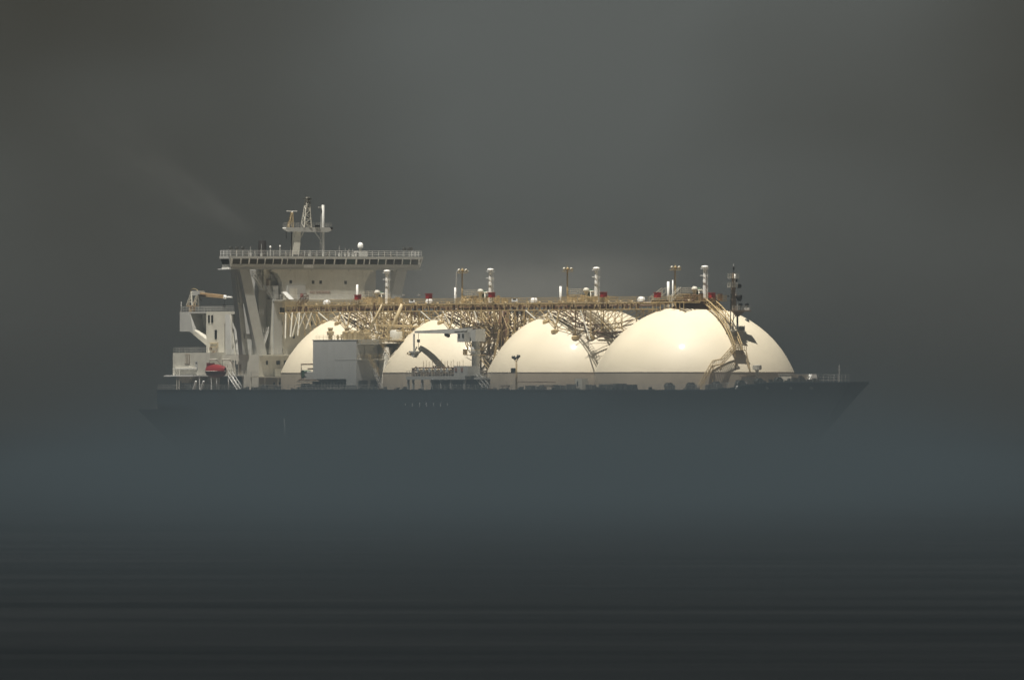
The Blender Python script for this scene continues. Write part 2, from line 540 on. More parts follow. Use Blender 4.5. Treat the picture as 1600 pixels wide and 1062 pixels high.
for v in (-20.2, -17.0, -13.8, -10.6): po.tube((-88.3, v, 15), (-88.3, v, 17.8), 0.16, 6)
po.parts('pillar', M_CREAM, low)

# inclined supports under the starboard and port bridge wing
def leg(s):
    b = MB()
    def ring(z, va, vb, u0, u1):
        return [(u0, s*va, z), (u1, s*va, z), (u1, s*vb, z), (u0, s*vb, z)]
    b.hexa(ring(22.6, 15.7, 13.5, -95.6, UF-0.1)+ring(40.6, 20.0, 17.6, -95.6, UF-0.1))
    b.build('bridge_wing_leg', M_GREY, ship)
    b = MB()
    b.hexa(ring(22.6, 18.1, 16.8, -98.2, -96.2)+ring(40.6, 20.1, 19.0, -98.2, -96.2))
    b.build('bridge_wing_leg', M_GREY, ship)
    b = MB()
    b.hexa(ring(25.9, 17.8, 14.8, -97.4, -95.7)+ring(27.0, 17.8, 15.2, -97.4, -95.7))
    b.hexa(ring(33.4, 19.0, 17.0, -97.4, -95.7)+ring(40.5, 20.0, 17.9, -97.4, -95.7))
    b.parts('bridge_wing_tie', M_GREY, ship)
leg(-1); leg(1)
# stair towers and small landings between leg and tower
for k, (a, b) in enumerate((((-95.4, -16.4, 39.3), (-95.4, -14.2, 36.2)), ((-95.2, -13.2, 36.2), (-95.2, -11.3, 33.4)), ((-95.4, -12.9, 27.5), (-95.4, -13.9, 24.6)))):
    stairs(MB(), a, b, (1, 0, 0), 0.9, 0.085).build('stairway', M_WHITE, ship)
for v0, v1, z, in ((-16.6, -13.2, 39.3), (-15.0, -11.2, 36.1), (-12.0, -10.0, 38.6), (-15.0, -13.8, 31.0), (-14.9, -13.8, 27.4)):
    l_ = MB().box((-97.4, v0, z-0.12), (-94.9, v1, z))
    l_ = l_.build('landing', M_GREY, ship)
    r_ = MB(); rail(r_, [(-97.2, v0+.05, z), (-95.0, v0+.05, z), (-95.0, v1-.05, z)], 1.0, 1.0, 0.045); r_.build('railing', M_WHITE, l_)
bx('lift_trunk', (-97.0, -13.2, 36.3), (-96.2, -11.6, 40.6), M_CREAM, acc)
bx('door', (-96.2, -12.6, 36.7), (-96.12, -12.0, 38.6), M_LOUVRE, acc)
bx('locker', (-96.9, -11.4, 34.4), (-95.4, -10.1, 37.2), M_WHITE, acc)

# ---- bridge with its long row of windows
ZB0, ZB1 = 40.62, 43.45
br = bpy.data.objects.new('bridge', None); COL.objects.link(br); br.parent = ship
VL, VR = -22.3, 22.9
sl = MB().box((-98.0, VL, ZB0), (UF+0.3, VR, ZB0+0.28)).box((-107.0, -9.6, ZB0), (-98.0, 9.6, ZB0+0.28))
sl.build('floor_slab', M_GREY, br)
MB().box((-98.4, VL-0.7, ZB0-0.02), (UF-0.5, VL, ZB0+0.12)).box((-98.0, VR, ZB0-0.02), (UF-0.8, VR+0.9, ZB0+0.12)).parts('wing_platform', M_WHITE, br)
MB().hexa([(UF, VL+0.2, ZB0+.28),(UF+0.2, VL+0.2, ZB0+.28),(UF+0.2, VR-0.2, ZB0+.28),(UF, VR-0.2, ZB0+.28),
           (UF+0.1, VL-0.1, 41.75),(UF+0.35, VL-0.1, 41.75),(UF+0.35, VR+0.1, 41.75),(UF+0.1, VR+0.1, 41.75)]).build('front_apron', M_GREY, br)
MB().box((-98.0, VL-0.5, 42.88), (UF+0.75, VR+0.4, ZB1)).box((-107, -9.6, 42.88), (-98, 9.6, ZB1)).build('roof', M_GREY, br)
MB().box((-97.8, VL+0.25, 40.9), (-97.6, VR-0.25, 42.88)).box((-106.8, -9.4, 40.9), (-106.6, 9.4, 42.88)).box((-106.6,-9.4,40.9),(-97.8,-9.2,42.88)).box((-106.6,9.2,40.9),(-97.8,9.4,42.88)).build('rear_wall', M_GREY, br)
wb = [-21.93, -20.11, -19.8, -18.13, -17.83, -16.15, -15.93, -14.33, -14.1, -12.35, -12.19, -10.29, -10.06, -8.99, -8.84, -7.01, -6.86, -5.26, -5.03, -2.74, -2.43, -0.06, 0.17, 2.23, 2.54, 4.91, 5.21, 7.36, 7.74, 9.35, 9.58, 10.65, 10.88, 12.72, 12.88, 14.56, 14.79, 16.56, 16.71, 18.48, 18.71, 20.48, 20.71, 22.4]
edges = []
for i in range(0, len(wb), 2):
    a, b = wb[i], wb[i+1]
    MB().hexa([(UF+0.12,a,41.75),(UF+0.20,a,41.75),(UF+0.20,b,41.75),(UF+0.12,b,41.75),
               (UF+0.42,a,42.88),(UF+0.50,a,42.88),(UF+0.50,b,42.88),(UF+0.42,b,42.88)]).build('window', M_GLASS if rnd.random() < .8 else MATS.get('tinted_glass') or mat('tinted_glass', (0.03, 0.055, 0.05), 0.2, 0.3, spec=0.3), br)
    edges.append((b, wb[i+2] if i+2 < len(wb) else VR))
edges.insert(0, (VL, wb[0]))
for a, b in edges:
    if b-a < 0.06: b = a+0.1
    MB().hexa([(UF+0.14,a,41.75),(UF+0.24,a,41.75),(UF+0.24,b,41.75),(UF+0.14,b,41.75),
               (UF+0.44,a,42.88),(UF+0.54,a,42.88),(UF+0.54,b,42.88),(UF+0.44,b,42.88)]).build('mullion', M_WHITE, br)
for v0, v1, dv in ((VL, VL+0.2, -0.5), (VR-0.2, VR, 0.5)):
    for ua, ub in ((-97.6, -95.9), (-95.6, UF+0.1)):
        MB().hexa([(ua,v0,41.7),(ub,v0,41.7),(ub,v1,41.7),(ua,v1,41.7),(ua,v0+dv,42.88),(ub,v0+dv,42.88),(ub,v1+dv,42.88),(ua,v1+dv,42.88)]).build('window', M_GLASS, br)
    MB().box((-97.8, v0, 40.9), (UF+0.1, v1, 41.7)).build('wing_end_panel', M_GREY, br)
    MB().hexa([(UF+.0,v0-.02,41.2),(UF+.3,v0-.02,41.2),(UF+.3,v1+.02,41.2),(UF+.0,v1+.02,41.2),(UF+.3,v0+dv*1.2,43.4),(UF+.78,v0+dv*1.2,43.4),(UF+.78,v1+dv*1.2,43.4),(UF+.3,v1+dv*1.2,43.4)]).build('corner_post', M_WHITE, br)
bx('name_board', (UF+0.36, -5.0, 40.95), (UF+0.45, -2.7, 41.7), M_WHITE, br)
rl = MB(); rail(rl, [(-97.9, VL-0.3, ZB1), (UF+0.6, VL-0.3, ZB1), (UF+0.6, VR+0.2, ZB1), (-97.9, VR+0.2, ZB1)], 1.15, 1.45, 0.06)
rl.build('roof_railing', M_WHITE, br)
bk = MB()
for v in (-20.5, -17.8, -15, -12.5, -8, -3, 2, 6, 12, 17): bk.box((UF-0.8, v-0.1, ZB0-0.35), (UF+0.2, v+0.1, ZB0-0.01))
bk.parts('deck_bracket', M_GREY, br)
# things on the bridge roof
def searchlight(u, v, z, m=M_DARK):
    p = MB().tube((u, v, z), (u, v, z+1.3), 0.07, 6).build('searchlight', M_GREY, ship)
    MB().tube((u-0.25, v, z+1.65), (u+0.3, v, z+1.7), 0.36, 12).parts('lamp_drum', m, p)
for v in (-21.6, -20.2, -18.8, 19.8, 20.9, 21.4): searchlight(-95.0, v, ZB1)
def dome_ant(u, v, z, r, ph):
    p = MB().lathe((u, v, z), [(r*.5, 0), (r*.5, ph)], 12).build('radome', M_GREY, ship)
    MB().lathe((u, v, z+ph), [(r*.9, 0), (r, r*.3), (r*.98, r*.9), (r*.8, r*1.4), (r*.45, r*1.75), (0.01, r*1.85)], 20).build('dome_shell', M_WHITE, p)
dome_ant(-98.0, 10.85, ZB1+1.2, 0.62, 0.7)
bx('antenna_house', (-99.2, 9.9, ZB1), (-96.9, 12.0, ZB1+1.2), M_GREY, ship)
dome_ant(-96.0, -11.7, ZB1, 0.22, 1.8)
dome_ant(-97.0, -8.9, ZB1, 0.18, 2.0)
for v, h in ((-16.2, 2.0), (-13.6, 2.6), (-2.2, 1.4), (1.0, 1.5), (6.4, 1.9), (7.3, 1.6), (8.2, 1.6), (5.0, 2.3), (9.0, 1.2)):
    a_ = MB().tube((-96.5, v, ZB1), (-96.5, v, ZB1+h), 0.05, 5).box((-96.7, v-0.15, ZB1), (-96.3, v+0.15, ZB1+rnd.uniform(.5, .9)))
    a_.build('aerial', M_GREY, ship)
cl = MB()
for i in range(16):
    v = rnd.uniform(-19, 18); s = rnd.uniform(.2, .5)
    cl.box((-97-s, v-s, ZB1), (-97+s, v+s, ZB1+rnd.uniform(.4, .95)))
c_ = cl.build('roof_locker', M_DARK, ship); c_['kind'] = 'stuff'

# radar mast
UM = -98.5
rm = MB().hexa([(UM-.8,-5.5,ZB1),(UM+.6,-5.5,ZB1),(UM+.6,-3.9,ZB1),(UM-.8,-3.9,ZB1),(UM-.7,-4.7,48.7),(UM+.5,-4.7,48.7),(UM+.5,-3.3,48.7),(UM-.7,-3.3,48.7)]).build('radar_mast', M_CREAM, ship)
MB().tube((UM, 2.15, ZB1), (UM, 2.15, 54.4), 0.30, 8).build('signal_post', M_GREY, rm)
MB().tube((UM, 1.3, 46.5), (UM, 1.9, 46.3), 0.12).tube((UM, 1.4, ZB1), (UM, 1.75, 54.0), 0.07).tube((UM, 0.2, 48.6), (UM, 1.7, 46.9), 0.09).box((UM-.2, 1.0, 53.8), (UM+.2, 1.7, 54.0)).parts('post_brace', M_GREY, rm)
MB().prism_u([(-7.2, 49.4), (-6.2, 48.7), (3.0, 48.65), (4.0, 49.1), (3.2, 49.65), (-7.0, 49.6)], UM-0.8, UM+0.8).build('crosstree', M_GREY, rm)
rl = MB(); rail(rl, [(UM+.75, -7.0, 49.62), (UM+.75, 3.8, 49.62), (UM-.75, 3.8, 49.62), (UM-.75, -7.0, 49.62), (UM+.75, -7.0, 49.62)], 0.9, 1.2, 0.035); rl.build('railing', M_GREY, rm)
lt = lattice(MB(), (UM, -1.9, 49.6), (UM, -1.55, 56.0), 1.7, 0.55, 7, 0.09, 0.06)
lt.build('lattice_mast', M_CREAM, rm)
lt = MB()
for z in (50.3, 51.5, 52.6, 53.8, 54.6, 55.4): lt.box((UM-.3, -1.6, z), (UM+.5, -0.9-.2*(z-50)/6, z+.5))
lt.tube((UM, -2.0, 55.8), (UM, -2.0, 56.9), 0.05).box((UM-.5, -2.5, 55.6), (UM+.5, -.8, 55.8))
lt.parts('signal_lamp', M_DARK, rm)
lt = lattice(MB(), (UM, -5.7, 49.6), (UM, -5.3, 52.8), 1.0, 0.35, 4, 0.06, 0.045); lt.build('scanner_stand', M_TAN, rm)
MB().box((UM-.15, -6.5, 52.95), (UM+.15, -4.1, 53.15)).tube((UM, -5.3, 52.6), (UM, -5.3, 52.95), 0.2, 8).build('radar_scanner', M_WHITE, rm)
MB().box((UM+.8, -0.2, 49.7), (UM+1.0, 0.9, 50.15)).box((UM+.75, 3.6, 49.2), (UM+1.0, 3.95, 49.7)).tube((UM+.5, -6.9, 48.8), (UM+.5, -6.9, 47.2), 0.07).tube((UM+.5,-5.6,48.7),(UM+.5,-5.7,ZB1),0.12,4).parts('dark_fitting', M_BLACK, rm)
MB().tube((UM+.2, -3.6, 46.9), (UM+.2, -2.6, 48.6), 0.1).build('brace', M_CREAM, rm)

# funnel, behind the bridge
fn = MB().hexa([(-126,-4.5,22.6),(-116,-4.5,22.6),(-116,4.5,22.6),(-126,4.5,22.6),(-125,-3.6,42.0),(-117,-3.6,42.0),(-117,3.6,42.0),(-125,3.6,42.0)]).build('funnel', M_CREAM, ship)
MB().lathe((-122.6, 0, 42), [(0.98, 0), (0.84, 5.0), (0.68, 5.0), (0.68, 4.4)], 20).build('exhaust_pipe', M_BLACK, fn)

# ---- engine casing with its overhanging aft wing
cs = MB()
cs.box((-119.5, -15.0, 22.62), (-111.0, 15.0, 31.8))
cs = cs.build('engine_casing', M_CREAM, ship)
MB().prism_v([(-132,31.8),(-132,27.6),(-127.2,27.6),(-125.5,26.9),(-127.2,31.8)], -15.0, -5).build('aft_overhang', M_GREY, cs)
MB().prism_v([(-127.2,31.45),(-125.0,26.8),(-119.5,25.2),(-119.5,31.45)], -12.4, -5).build('niche_wall', M_GREY, cs)
MB().prism_v([(-126.0,27.1),(-119.5,24.6),(-119.5,25.9),(-125.4,27.9)], -15.0, -12.4).build('sloping_lip', M_CREAM, cs)
MB().box((-127.2, -15.0, 31.45), (-119.5, -5, 31.8)).build('wing_roof', M_GREY, cs)
for u, z, wd, h in ((-118.2, 30.2, 0.85, 1.7), (-116.7, 30.2, 0.95, 1.7), (-115.0, 26.9, 1.1, 2.0)):
    o = window(cs, u, -15.0, z, wd, h, 'side', 'louvre')
    MB().box((u-wd/2-.1, -15.06, z-h/2-.12), (u+wd/2+.1, -14.98, z-h/2)).build('sill', M_CREAM, o)
# forward part of the casing: roof slab and the dark inclined braces under it
MB().box((-111.0, -15.0, 31.2), (-104.6, -8, 31.8)).build('fore_roof', M_CREAM, cs)
MB().prism_v([(-111.0,29.0),(-111.0,31.2),(-109.8,31.2)], -15.0, -14.0).build('fore_knee', M_CREAM, cs)
MB().box((-111.0, -13.4, 22.62), (-104.6, -8, 31.2)).build('fore_wall', M_GREY, cs)
MB().hexa([(-108.2,-16.2,22.7),(-105.4,-16.2,22.7),(-105.4,-13.4,22.7),(-108.2,-13.4,22.7),(-110.6,-15.0,31.2),(-108.6,-15.0,31.2),(-108.6,-13.4,31.2),(-110.6,-13.4,31.2)]).build('inclined_brace', M_GREY, cs)
MB().tube((-104.7, -15.6, 22.6), (-107.0, -15.6, 31.2), 0.14).tube((-105.9, -15.8, 22.6), (-105.9, -15.8, 31.0), 0.12).parts('ventilation_pipe', M_CREAM, cs)
rl = MB(); rail(rl, [(-131.9, -5, 31.8), (-131.9, -14.9, 31.8), (-104.7, -14.9, 31.8)], 1.1, 1.4, 0.05); rl.build('railing', M_GREY, cs)
ft_ = MB().box((-117.6, -15.3, 25.0), (-113.9, -15.0, 25.15)).tube((-117.5,-15.2,24.3),(-113.9,-15.2,24.3),0.06).tube((-115.4,-15.2,23.0),(-113.6,-15.2,24.9),0.08)
ft_.parts('wall_pipe', M_STRAW, cs)
for (u, z) in ((-117.2, 23.9), (-114.6, 23.5), (-116.0, 23.1)):
    MB().box((u-.35, -15.3, z-.3), (u+.35, -15.0, z+.3)).build('junction_box', M_LOUVRE, cs)
MB().tube((-104.9, -14.9, 31.8), (-104.9, -14.9, 34.6), 0.09, 6).tube((-131.7,-14.8,31.8),(-131.7,-14.8,34.0),0.07).parts('lamp_post', M_WHITE, cs)

# aft house above the mooring deck
ah = bx('aft_house', (-125.4, -20.0, 18.3), (-108.0, 18.0, 23.05), M_CREAM, ship)
MB().prism_v([(-127.5, 18.0), (-113.5, 18.0), (-113.5, 18.3), (-126.2, 18.3)], -21.3, 19.0).box((-124.3,-20.6,19.55),(-114.0,-20.0,19.75)).parts('boat_deck_slab', M_WHITE, ah)
MB().box((-124.8, -16.0, 15.0), (-108.0, 16.0, 18.0)).build('lower_wall', M_CREAM, ah)
MB().prism_v([(-123.6,18.0),(-116.5,18.0),(-118.5,16.6),(-121.5,16.6)], -19.8, -16.0).build('bracket', M_CREAM, ah)
lv = bx('louvre', (-119.6, -20.08, 20.6), (-117.4, -19.98, 22.75), M_LOUVRE, ah)
for k in range(3): bx('slat', (-119.4+k*.75, -20.14, 20.7), (-119.1+k*.75, -20.08, 22.65), M_CREAM, lv)
dr = bx('door', (-114.8, -20.07, 19.4), (-113.6, -19.98, 21.3), M_GREY, ah)
bx('door_window', (-114.4, -20.1, 20.7), (-114.0, -20.07, 21.0), M_GLASS, dr)
rl = MB(); rail(rl, [(-125.3, -10, 23.05), (-125.3, -19.9, 23.05), (-108.1, -19.9, 23.05)], 1.1, 1.3, 0.045); rl.build('railing', M_GREY, ah)
MB().tube((-121.5,-21,15),(-121.5,-21,19.6),0.13).tube((-120.4,-21,15),(-120.4,-21,19.6),0.13).tube((-116.9,-20.5,20.0),(-113.9,-20.3,19.5),0.09).parts('davit_post', M_CREAM, ah)
bx('recess_shade_panel', (-108.0, -17.6, 15.0), (-99.0, -16.9, 17.9), M_DARK, ah)  # dark slab on the house side, colours in the shade below the boat deck
MB().box((-113.5, -20.6, 18.0), (-98.0, -17.0, 18.25)).build('boat_deck', M_GREY, ah)
pl = MB()
for u in (-112, -106.5, -104.0, -98.5): pl.tube((u, -20.4, 15), (u, -20.4, 18), 0.14)
pl.tube((-110.2,-22.8,15.1),(-109.0,-22.8,17.0),0.22).tube((-106.6,-22.8,15.1),(-105.4,-22.8,17.0),0.22)
pl.parts('davit_pillar', M_WHITE, ah)
rl = MB(); rail(rl, [(-104.0, -20.4, 18.25), (-98.1, -20.4, 18.25), (-98.1, -17.2, 18.25)], 1.1, 1.1, 0.05)
for i in range(10):
    u = rnd.uniform(-104, -98); z = rnd.uniform(18.3, 21.5)
    rl.tube((u, -20.0, z), (u+rnd.uniform(-1.5, 1.5), -20.0, z+rnd.uniform(-1, 1.5)), 0.07)
rl.build('davit_frame', M_CREAM, ah)
stairs(MB(), (-98.0, -20.8, 18.2), (-93.6, -20.8, 15.1), (0, 1, 0), 0.9, 0.09).build('stairway', M_WHITE, ah)
for (u, m) in ((-101.2, M_DARK), (-99.6, M_LOUVRE)):
    bx('door', (u-.45, -17.1, 18.4), (u+.45, -17.0, 20.6), m, low)
for u in (-103.0, -101.8): bx('door', (u-.2, -17.08, 20.1), (u+.2, -17.0, 21.4), M_DARK, low)

# ---- provision crane on the casing roof
pc = MB().tube((-129.0, -13, 31.8), (-129.0, -13, 33.2), 0.75, 14).box((-130.4,-13.8,33.2),(-127.6,-12.2,33.5)).build('provision_crane', M_BOOM, ship)
tw = MB()
for dv in (-.75, .75):
    tw.tube((-130.2, -13+dv, 33.5), (-128.0, -13+dv, 37.0), 0.16).tube((-127.6, -13+dv, 33.5), (-128.0, -13+dv, 37.0), 0.16).tube((-129.2,-13+dv,33.5),(-128.0,-13+dv,37.0),0.12)
    for k in range(1, 4): tw.tube((-130.2+2.2*k/4, -13+dv, 33.5+3.5*k/4), (-127.6-.4*k/4, -13+dv, 33.5+3.5*k/4), 0.07)
tw.tube((-128, -13.75, 37), (-128, -12.25, 37), 0.2)
tw.build('crane_tower', M_CREAM, pc)
MB().box((-128.2, -13.6, 36.2), (-124.4, -12.4, 37.4)).build('winch_housing', M_GREY, pc)
MB().hexa([(-125,-13.5,35.9),(-113.8,-13.4,35.35),(-113.8,-12.6,35.35),(-125,-12.5,35.9),(-125,-13.5,36.9),(-113.8,-13.4,36.15),(-113.8,-12.6,36.15),(-125,-12.5,36.9)]).build('boom', M_BOOM, pc)
MB().tube((-113.8,-13,35.7),(-110.4,-13,35.6),0.22,8).tube((-113.9,-13.3,35.7),(-113.9,-12.7,35.7),0.5,12).build('boom_tip', M_WHITE, pc)
MB().tube((-125.0,-13.6,36.3),(-121.4,-13.7,36.1),0.17).tube((-124.6,-13.6,35.7),(-123.6,-13.6,34.8),0.16).tube((-114.0,-13,35.2),(-114.0,-13,33.6),0.04).box((-114.3,-13.2,32.9),(-113.7,-12.8,33.6)).parts('luffing_cylinder', M_BLACK, pc)
hs = MB()
for i in range(7):
    a = math.pi*i/6
    hs.v and None
pc.scale = (1, 1, 0.8); pc.location = (-1.0, 0, 31.8*0.2)
pts = [(-127.8+1.8*(-math.cos(math.pi*i/8)), -13.2, 37.1+0.9*math.sin(math.pi*i/8)) for i in range(9)]
MB().path(pts, 0.06, 5).build('hydraulic_hose', M_TAN, pc)

# ================================================================== cargo machinery house
mh = MB().box((-53.5, -23.5, 17.4), (-33.8, -17.4, 25.45)).box((-38.4, -23.5, 15), (-33.8, -17.4, 17.4)).box((-53.5,-22.0,15),(-51.8,-17.4,17.4)).box((-51.8,-18.5,15),(-38.4,-17.4,17.4)).build('cargo_machinery_house', M_SIDE, ship)
MB().box((-52.5, -17.4, 15), (-40.0, -9.0, 24.9)).build('inner_block', M_CREAM, mh)
MB().box((-53.7, -23.56, 25.45), (-33.6, -9.5, 25.62)).build('roof_edge', M_GREY, mh)
MB().box((-43.5, -23.53, 21.35), (-33.9, -23.5, 21.45)).build('seam', M_GREY, mh)
for u in (-50.3, -47.0, -43.6, -40.3, -37.0): MB().box((u-.04, -23.525, 17.6), (u+.04, -23.5, 25.3)).build('seam', M_SIDE, mh)
MB().box((-53.6, -23.5, 24.6), (-53.5, -22.9, 24.8)).box((-53.7, -23.5, 21.2), (-53.5, -23.1, 21.4)).parts('lifting_lug', M_DARK, mh)
for z in (21.55, 24.75):
    b_ = MB().box((-33.8, -23.3, z-.14), (-32.0, -15.6, z)).build('balcony', M_CREAM, mh)
    r_ = MB(); rail(r_, [(-33.7, -23.2, z), (-32.1, -23.2, z), (-32.1, -15.7, z)], 1.0, 1.0, 0.04); r_.build('railing', M_TAN, b_)
MB().box((-33.78, -23.0, 15.3), (-33.7, -20.9, 17.1)).build('dark_opening_panel', M_DARK, mh)  # flat dark plate, its colour stands for the shade inside an opening
MB().box((-33.78, -20.2, 15.1), (-33.7, -18.1, 17.2)).build('dark_opening_panel', M_DARK, mh)  # second dark plate, shade of an opening given by colour
MB().box((-33.78, -21.6, 22.0), (-33.7, -19.5, 24.5)).build('door', M_GREY, mh)
st = stairs(MB(), (-31.6, -20.6, 18.6), (-31.6, -18.9, 15.1), (1, 0, 0), 0.8, 0.08); st.build('stairway', M_WHITE, mh)
st = MB()
stairs(st, (-31.9, -21.6, 21.5), (-31.9, -19.3, 18.0), (1, 0, 0), 0.7, 0.06)
stairs(st, (-31.9, -18.9, 24.6), (-31.9, -16.6, 21.6), (1, 0, 0), 0.7, 0.06)
st.build('stairway', M_TAN, mh)
MB().lathe((-33.3, -16.9, 15), [(1.6, 0), (1.6, 9.0), (0.1, 9.2)], 20).build('drum_tower', M_CREAM, mh)
# machinery seen inside the long opening under the side wall
mc = MB()
for i in range(26):
    u = rnd.uniform(-60.5, -39.0); s = rnd.uniform(.3, .8)
    mc.box((u-s, -22.6, 15.05), (u+s, -21.2, 15.05+rnd.uniform(.6, 2.0)))
for z in (15.6, 16.2, 16.9): mc.tube((-62, -22.9, z), (-38.6, -22.9, z), 0.09)
m_ = mc.build('deck_machinery', M_DARK, ship); m_['kind'] = 'stuff'
g_ = MB()
for i in range(9): g_.box((-50.6+i*1.4, -23.05, 15.1), (-50.35+i*1.4, -22.95, 16.7))
g_.parts('stanchion', M_GREY, ship)
wn = MB().tube((-60.6, -22.4, 18.5), (-60.6, -20.6, 18.5), 0.8, 16).build('hose_reel', M_GREEN, ship)
MB().tube((-59.1, -22.3, 18.5), (-59.1, -21.0, 18.5), 0.55, 14).box((-61.2,-22.2,17.5),(-58.8,-21.0,17.8)).build('reel_frame', M_GREY, wn)
bx('side_locker', (-58.2, -22.6, 17.3), (-53.6, -19.5, 18.9), M_GREY, ship)
MB().box((-61.5, -22.8, 17.15), (-53.6, -19, 17.35)).tube((-60.4,-22.7,20.5),(-53.6,-22.7,20.5),0.13).tube((-60.4,-22.7,20.5),(-60.4,-22.7,17.3),0.08).box((-57.5,-22.7,19.4),(-53.6,-22.4,19.7)).build('side_platform', M_BROWN, ship)

# roof gear: ventilators, drums, pipes
def mushroom(u, v, z, r, h, m=M_STRAW):
    p = MB().lathe((u, v, z), [(r*.7, 0), (r*.7, h*.35), (r, h*.4), (r*1.25, h*.55), (r*1.25, h*.68), (r*.75, h*.74), (r*.75, h*.9), (r*.95, h*.9), (r*.95, h), (0.01, h*1.02)], 12, False)
    return p.build('ventilator', m, ship)
mushroom(-50.4, -21.0, 25.6, 0.62, 2.5); mushroom(-42.5, -21.2, 25.6, 0.62, 2.5)
mushroom(-39.8, -18.0, 25.6, 0.7, 2.2); mushroom(-47.0, -21.0, 25.6, 0.3, 1.0); mushroom(-45.3, -21.0, 25.6, 0.26, 1.1)
for u, v in ((-40.5, -22), (-38.0, -22), (-35.6, -22), (-43.6, -20)):
    o = bx('roof_box', (u-.8, v-.8, 25.62), (u+.8, v+.8, 26.6+rnd.random()*.5), M_STRAW, ship)
    MB().tube((u-.7, v, 27.0), (u+.8, v, 27.1), 0.42, 10).build('fan_drum', M_STRAW, o)
MB().lathe((-31.2, -15.5, 25.3), [(1.3, 0), (1.3, 2.1), (1.0, 2.3), (0.01, 2.35)], 20).build('cargo_drum', M_CREAM, ship)
pp = MB()
for i in range(30):
    u = rnd.uniform(-44, -27); v = rnd.uniform(-21, -11); z = rnd.uniform(25.7, 27.6)
    k = rnd.random()
    if k < .5: pp.tube((u, v, z), (u+rnd.uniform(1, 3), v, z), rnd.uniform(.07, .16))
    elif k < .8: pp.tube((u, v, z), (u, v+rnd.uniform(1, 3), z), rnd.uniform(.07, .16))
    else: pp.tube((u, v, 25.6), (u, v, z+1.5), rnd.uniform(.08, .14))
pp.tube((-44, -12, 28.3), (-27, -12, 28.3), 0.16).tube((-44,-14,28.6),(-27,-14,28.6),.13)
p_ = pp.build('roof_piping', M_TAN, ship); p_['kind'] = 'stuff'
bx('roof_platform', (-44, -17.4, 25.3), (-27.5, -9, 25.5), M_TAN, ship)
rl = MB(); rail(rl, [(-52.5, -23.3, 25.62), (-33.9, -23.3, 25.62), (-33.9, -17.5, 25.62)], 0.9, 1.6, 0.03); rl.build('roof_railing', M_TAN, mh)

# ================================================================== midship manifold
mf = MB().box((-11.5, -23.5, 17.25), (14.6, -18.5, 18.0)).build('manifold_platform', M_GREY, ship)
pl = MB()
for u in (-11.2, -9.0, -5.0, -0.8, 3.4, 7.8, 13.8): pl.box((u-.18, -23.3, 15), (u+.18, -22.9, 17.25))
pl.parts('pillar', M_GREY, mf)
bx('dark_backing', (-8.0, -19.4, 15.0), (14.6, -18.7, 17.25), M_DARK, mf)  # dark-coloured slab closing the space below the platform
cl = MB()
for i in range(60):
    u = rnd.uniform(-11, 8.6); v = rnd.uniform(-23, -19); s = rnd.uniform(.12, .35)
    k = rnd.random()
    if k < .6: cl.box((u-s, v-s, 18.0), (u+s, v+s, 18.0+rnd.uniform(.5, 1.9)))
    else: cl.tube((u, v, 18), (u, v, 18+rnd.uniform(1.2, 2.2)), .13, 6)
for z in (18.6, 19.2, 19.7): cl.tube((-8.5, -22.9, z), (9, -22.9, z), .12)
c_ = cl.build('valve_cluster', M_BROWN, ship); c_['kind'] = 'stuff'
for i in range(6):
    u = -6.4+i*2.6
    o = MB().tube((u, -23.3, 19.2), (u, -20.5, 19.2), 0.3, 10).build('loading_pipe', M_STRAW, mf)
    MB().tube((u, -23.5, 19.2), (u, -23.3, 19.2), 0.46, 12).build('flange', M_GREY, o)
for i in range(14):
    u = -7.5+i*1.35+rnd.uniform(-.2, .2)
    MB().tube((u, -21.5, 18), (u, -21.5, 21.2+rnd.uniform(-.3, .3)), .05, 5).build('valve_spindle', M_TAN, mf)
rl = MB(); rail(rl, [(-11.4, -19, 18), (-11.4, -23.4, 18), (14.5, -23.4, 18), (14.5, -19, 18)], 1.1, 1.2, .045); rl.build('railing', M_CREAM, mf)
cb = bx('control_cabin', (9.6, -23.45, 18.0), (15.8, -20.6, 20.05), M_GREY, mf)
for u in (10.6, 13.2): bx('window', (u-.35, -23.52, 18.9), (u+.45, -23.44, 19.7), M_WARN, cb)
stairs(MB(), (15.0, -21.8, 18.0), (20.5, -21.8, 15.1), (0, 1, 0), .9, .08).build('stairway', M_GREY, mf)
bx('end_platform', (14.6, -22, 17.3), (18.5, -15.6, 17.7), M_GREY, mf)

# ---- hose crane
hc = MB().lathe((8.2, -17.6, 15), [(1.2, 0), (.86, 2.4), (0.8, 7.2), (.95, 7.3), (.95, 8.9), (0.8, 9.0), (0.8, 10.4)], 24).build('hose_crane', M_GREY, ship)
MB().hexa([(5.4,-18.7,25.3),(10.2,-18.7,25.1),(10.2,-16.4,25.1),(5.4,-16.4,25.3),(5.4,-18.7,26.8),(10.2,-18.7,27.7),(10.2,-16.4,27.7),(5.4,-16.4,26.8)]).build('crane_housing', M_GREY, hc)
MB().hexa([(-18.2,-18.0,26.9),(5.6,-18.3,26.7),(5.6,-16.9,26.7),(-18.2,-17.2,26.9),(-18.2,-18.0,27.35),(5.6,-18.2,27.9),(5.6,-16.9,27.9),(-18.2,-17.2,27.35)]).build('jib', M_GREY, hc)
cb = bx('operator_cab', (5.0, -20.2, 25.0), (8.3, -19.0, 27.0), M_GREY, hc)
for u in (5.8, 7.6): bx('cab_window', (u-.4, -20.26, 25.9), (u+.4, -20.2, 26.7), M_DARK, cb)
MB().tube((1.5, -18.9, 27.1), (6.5, -18.9, 27.2), .15).tube((5.0,-18.5,27.9),(9.6,-18.3,28.2),.1).tube((-5.0,-17.6,26.6),(-3.8,-17.6,26.3),.4,8).parts('luffing_cylinder', M_DARK, hc)
rl = MB()
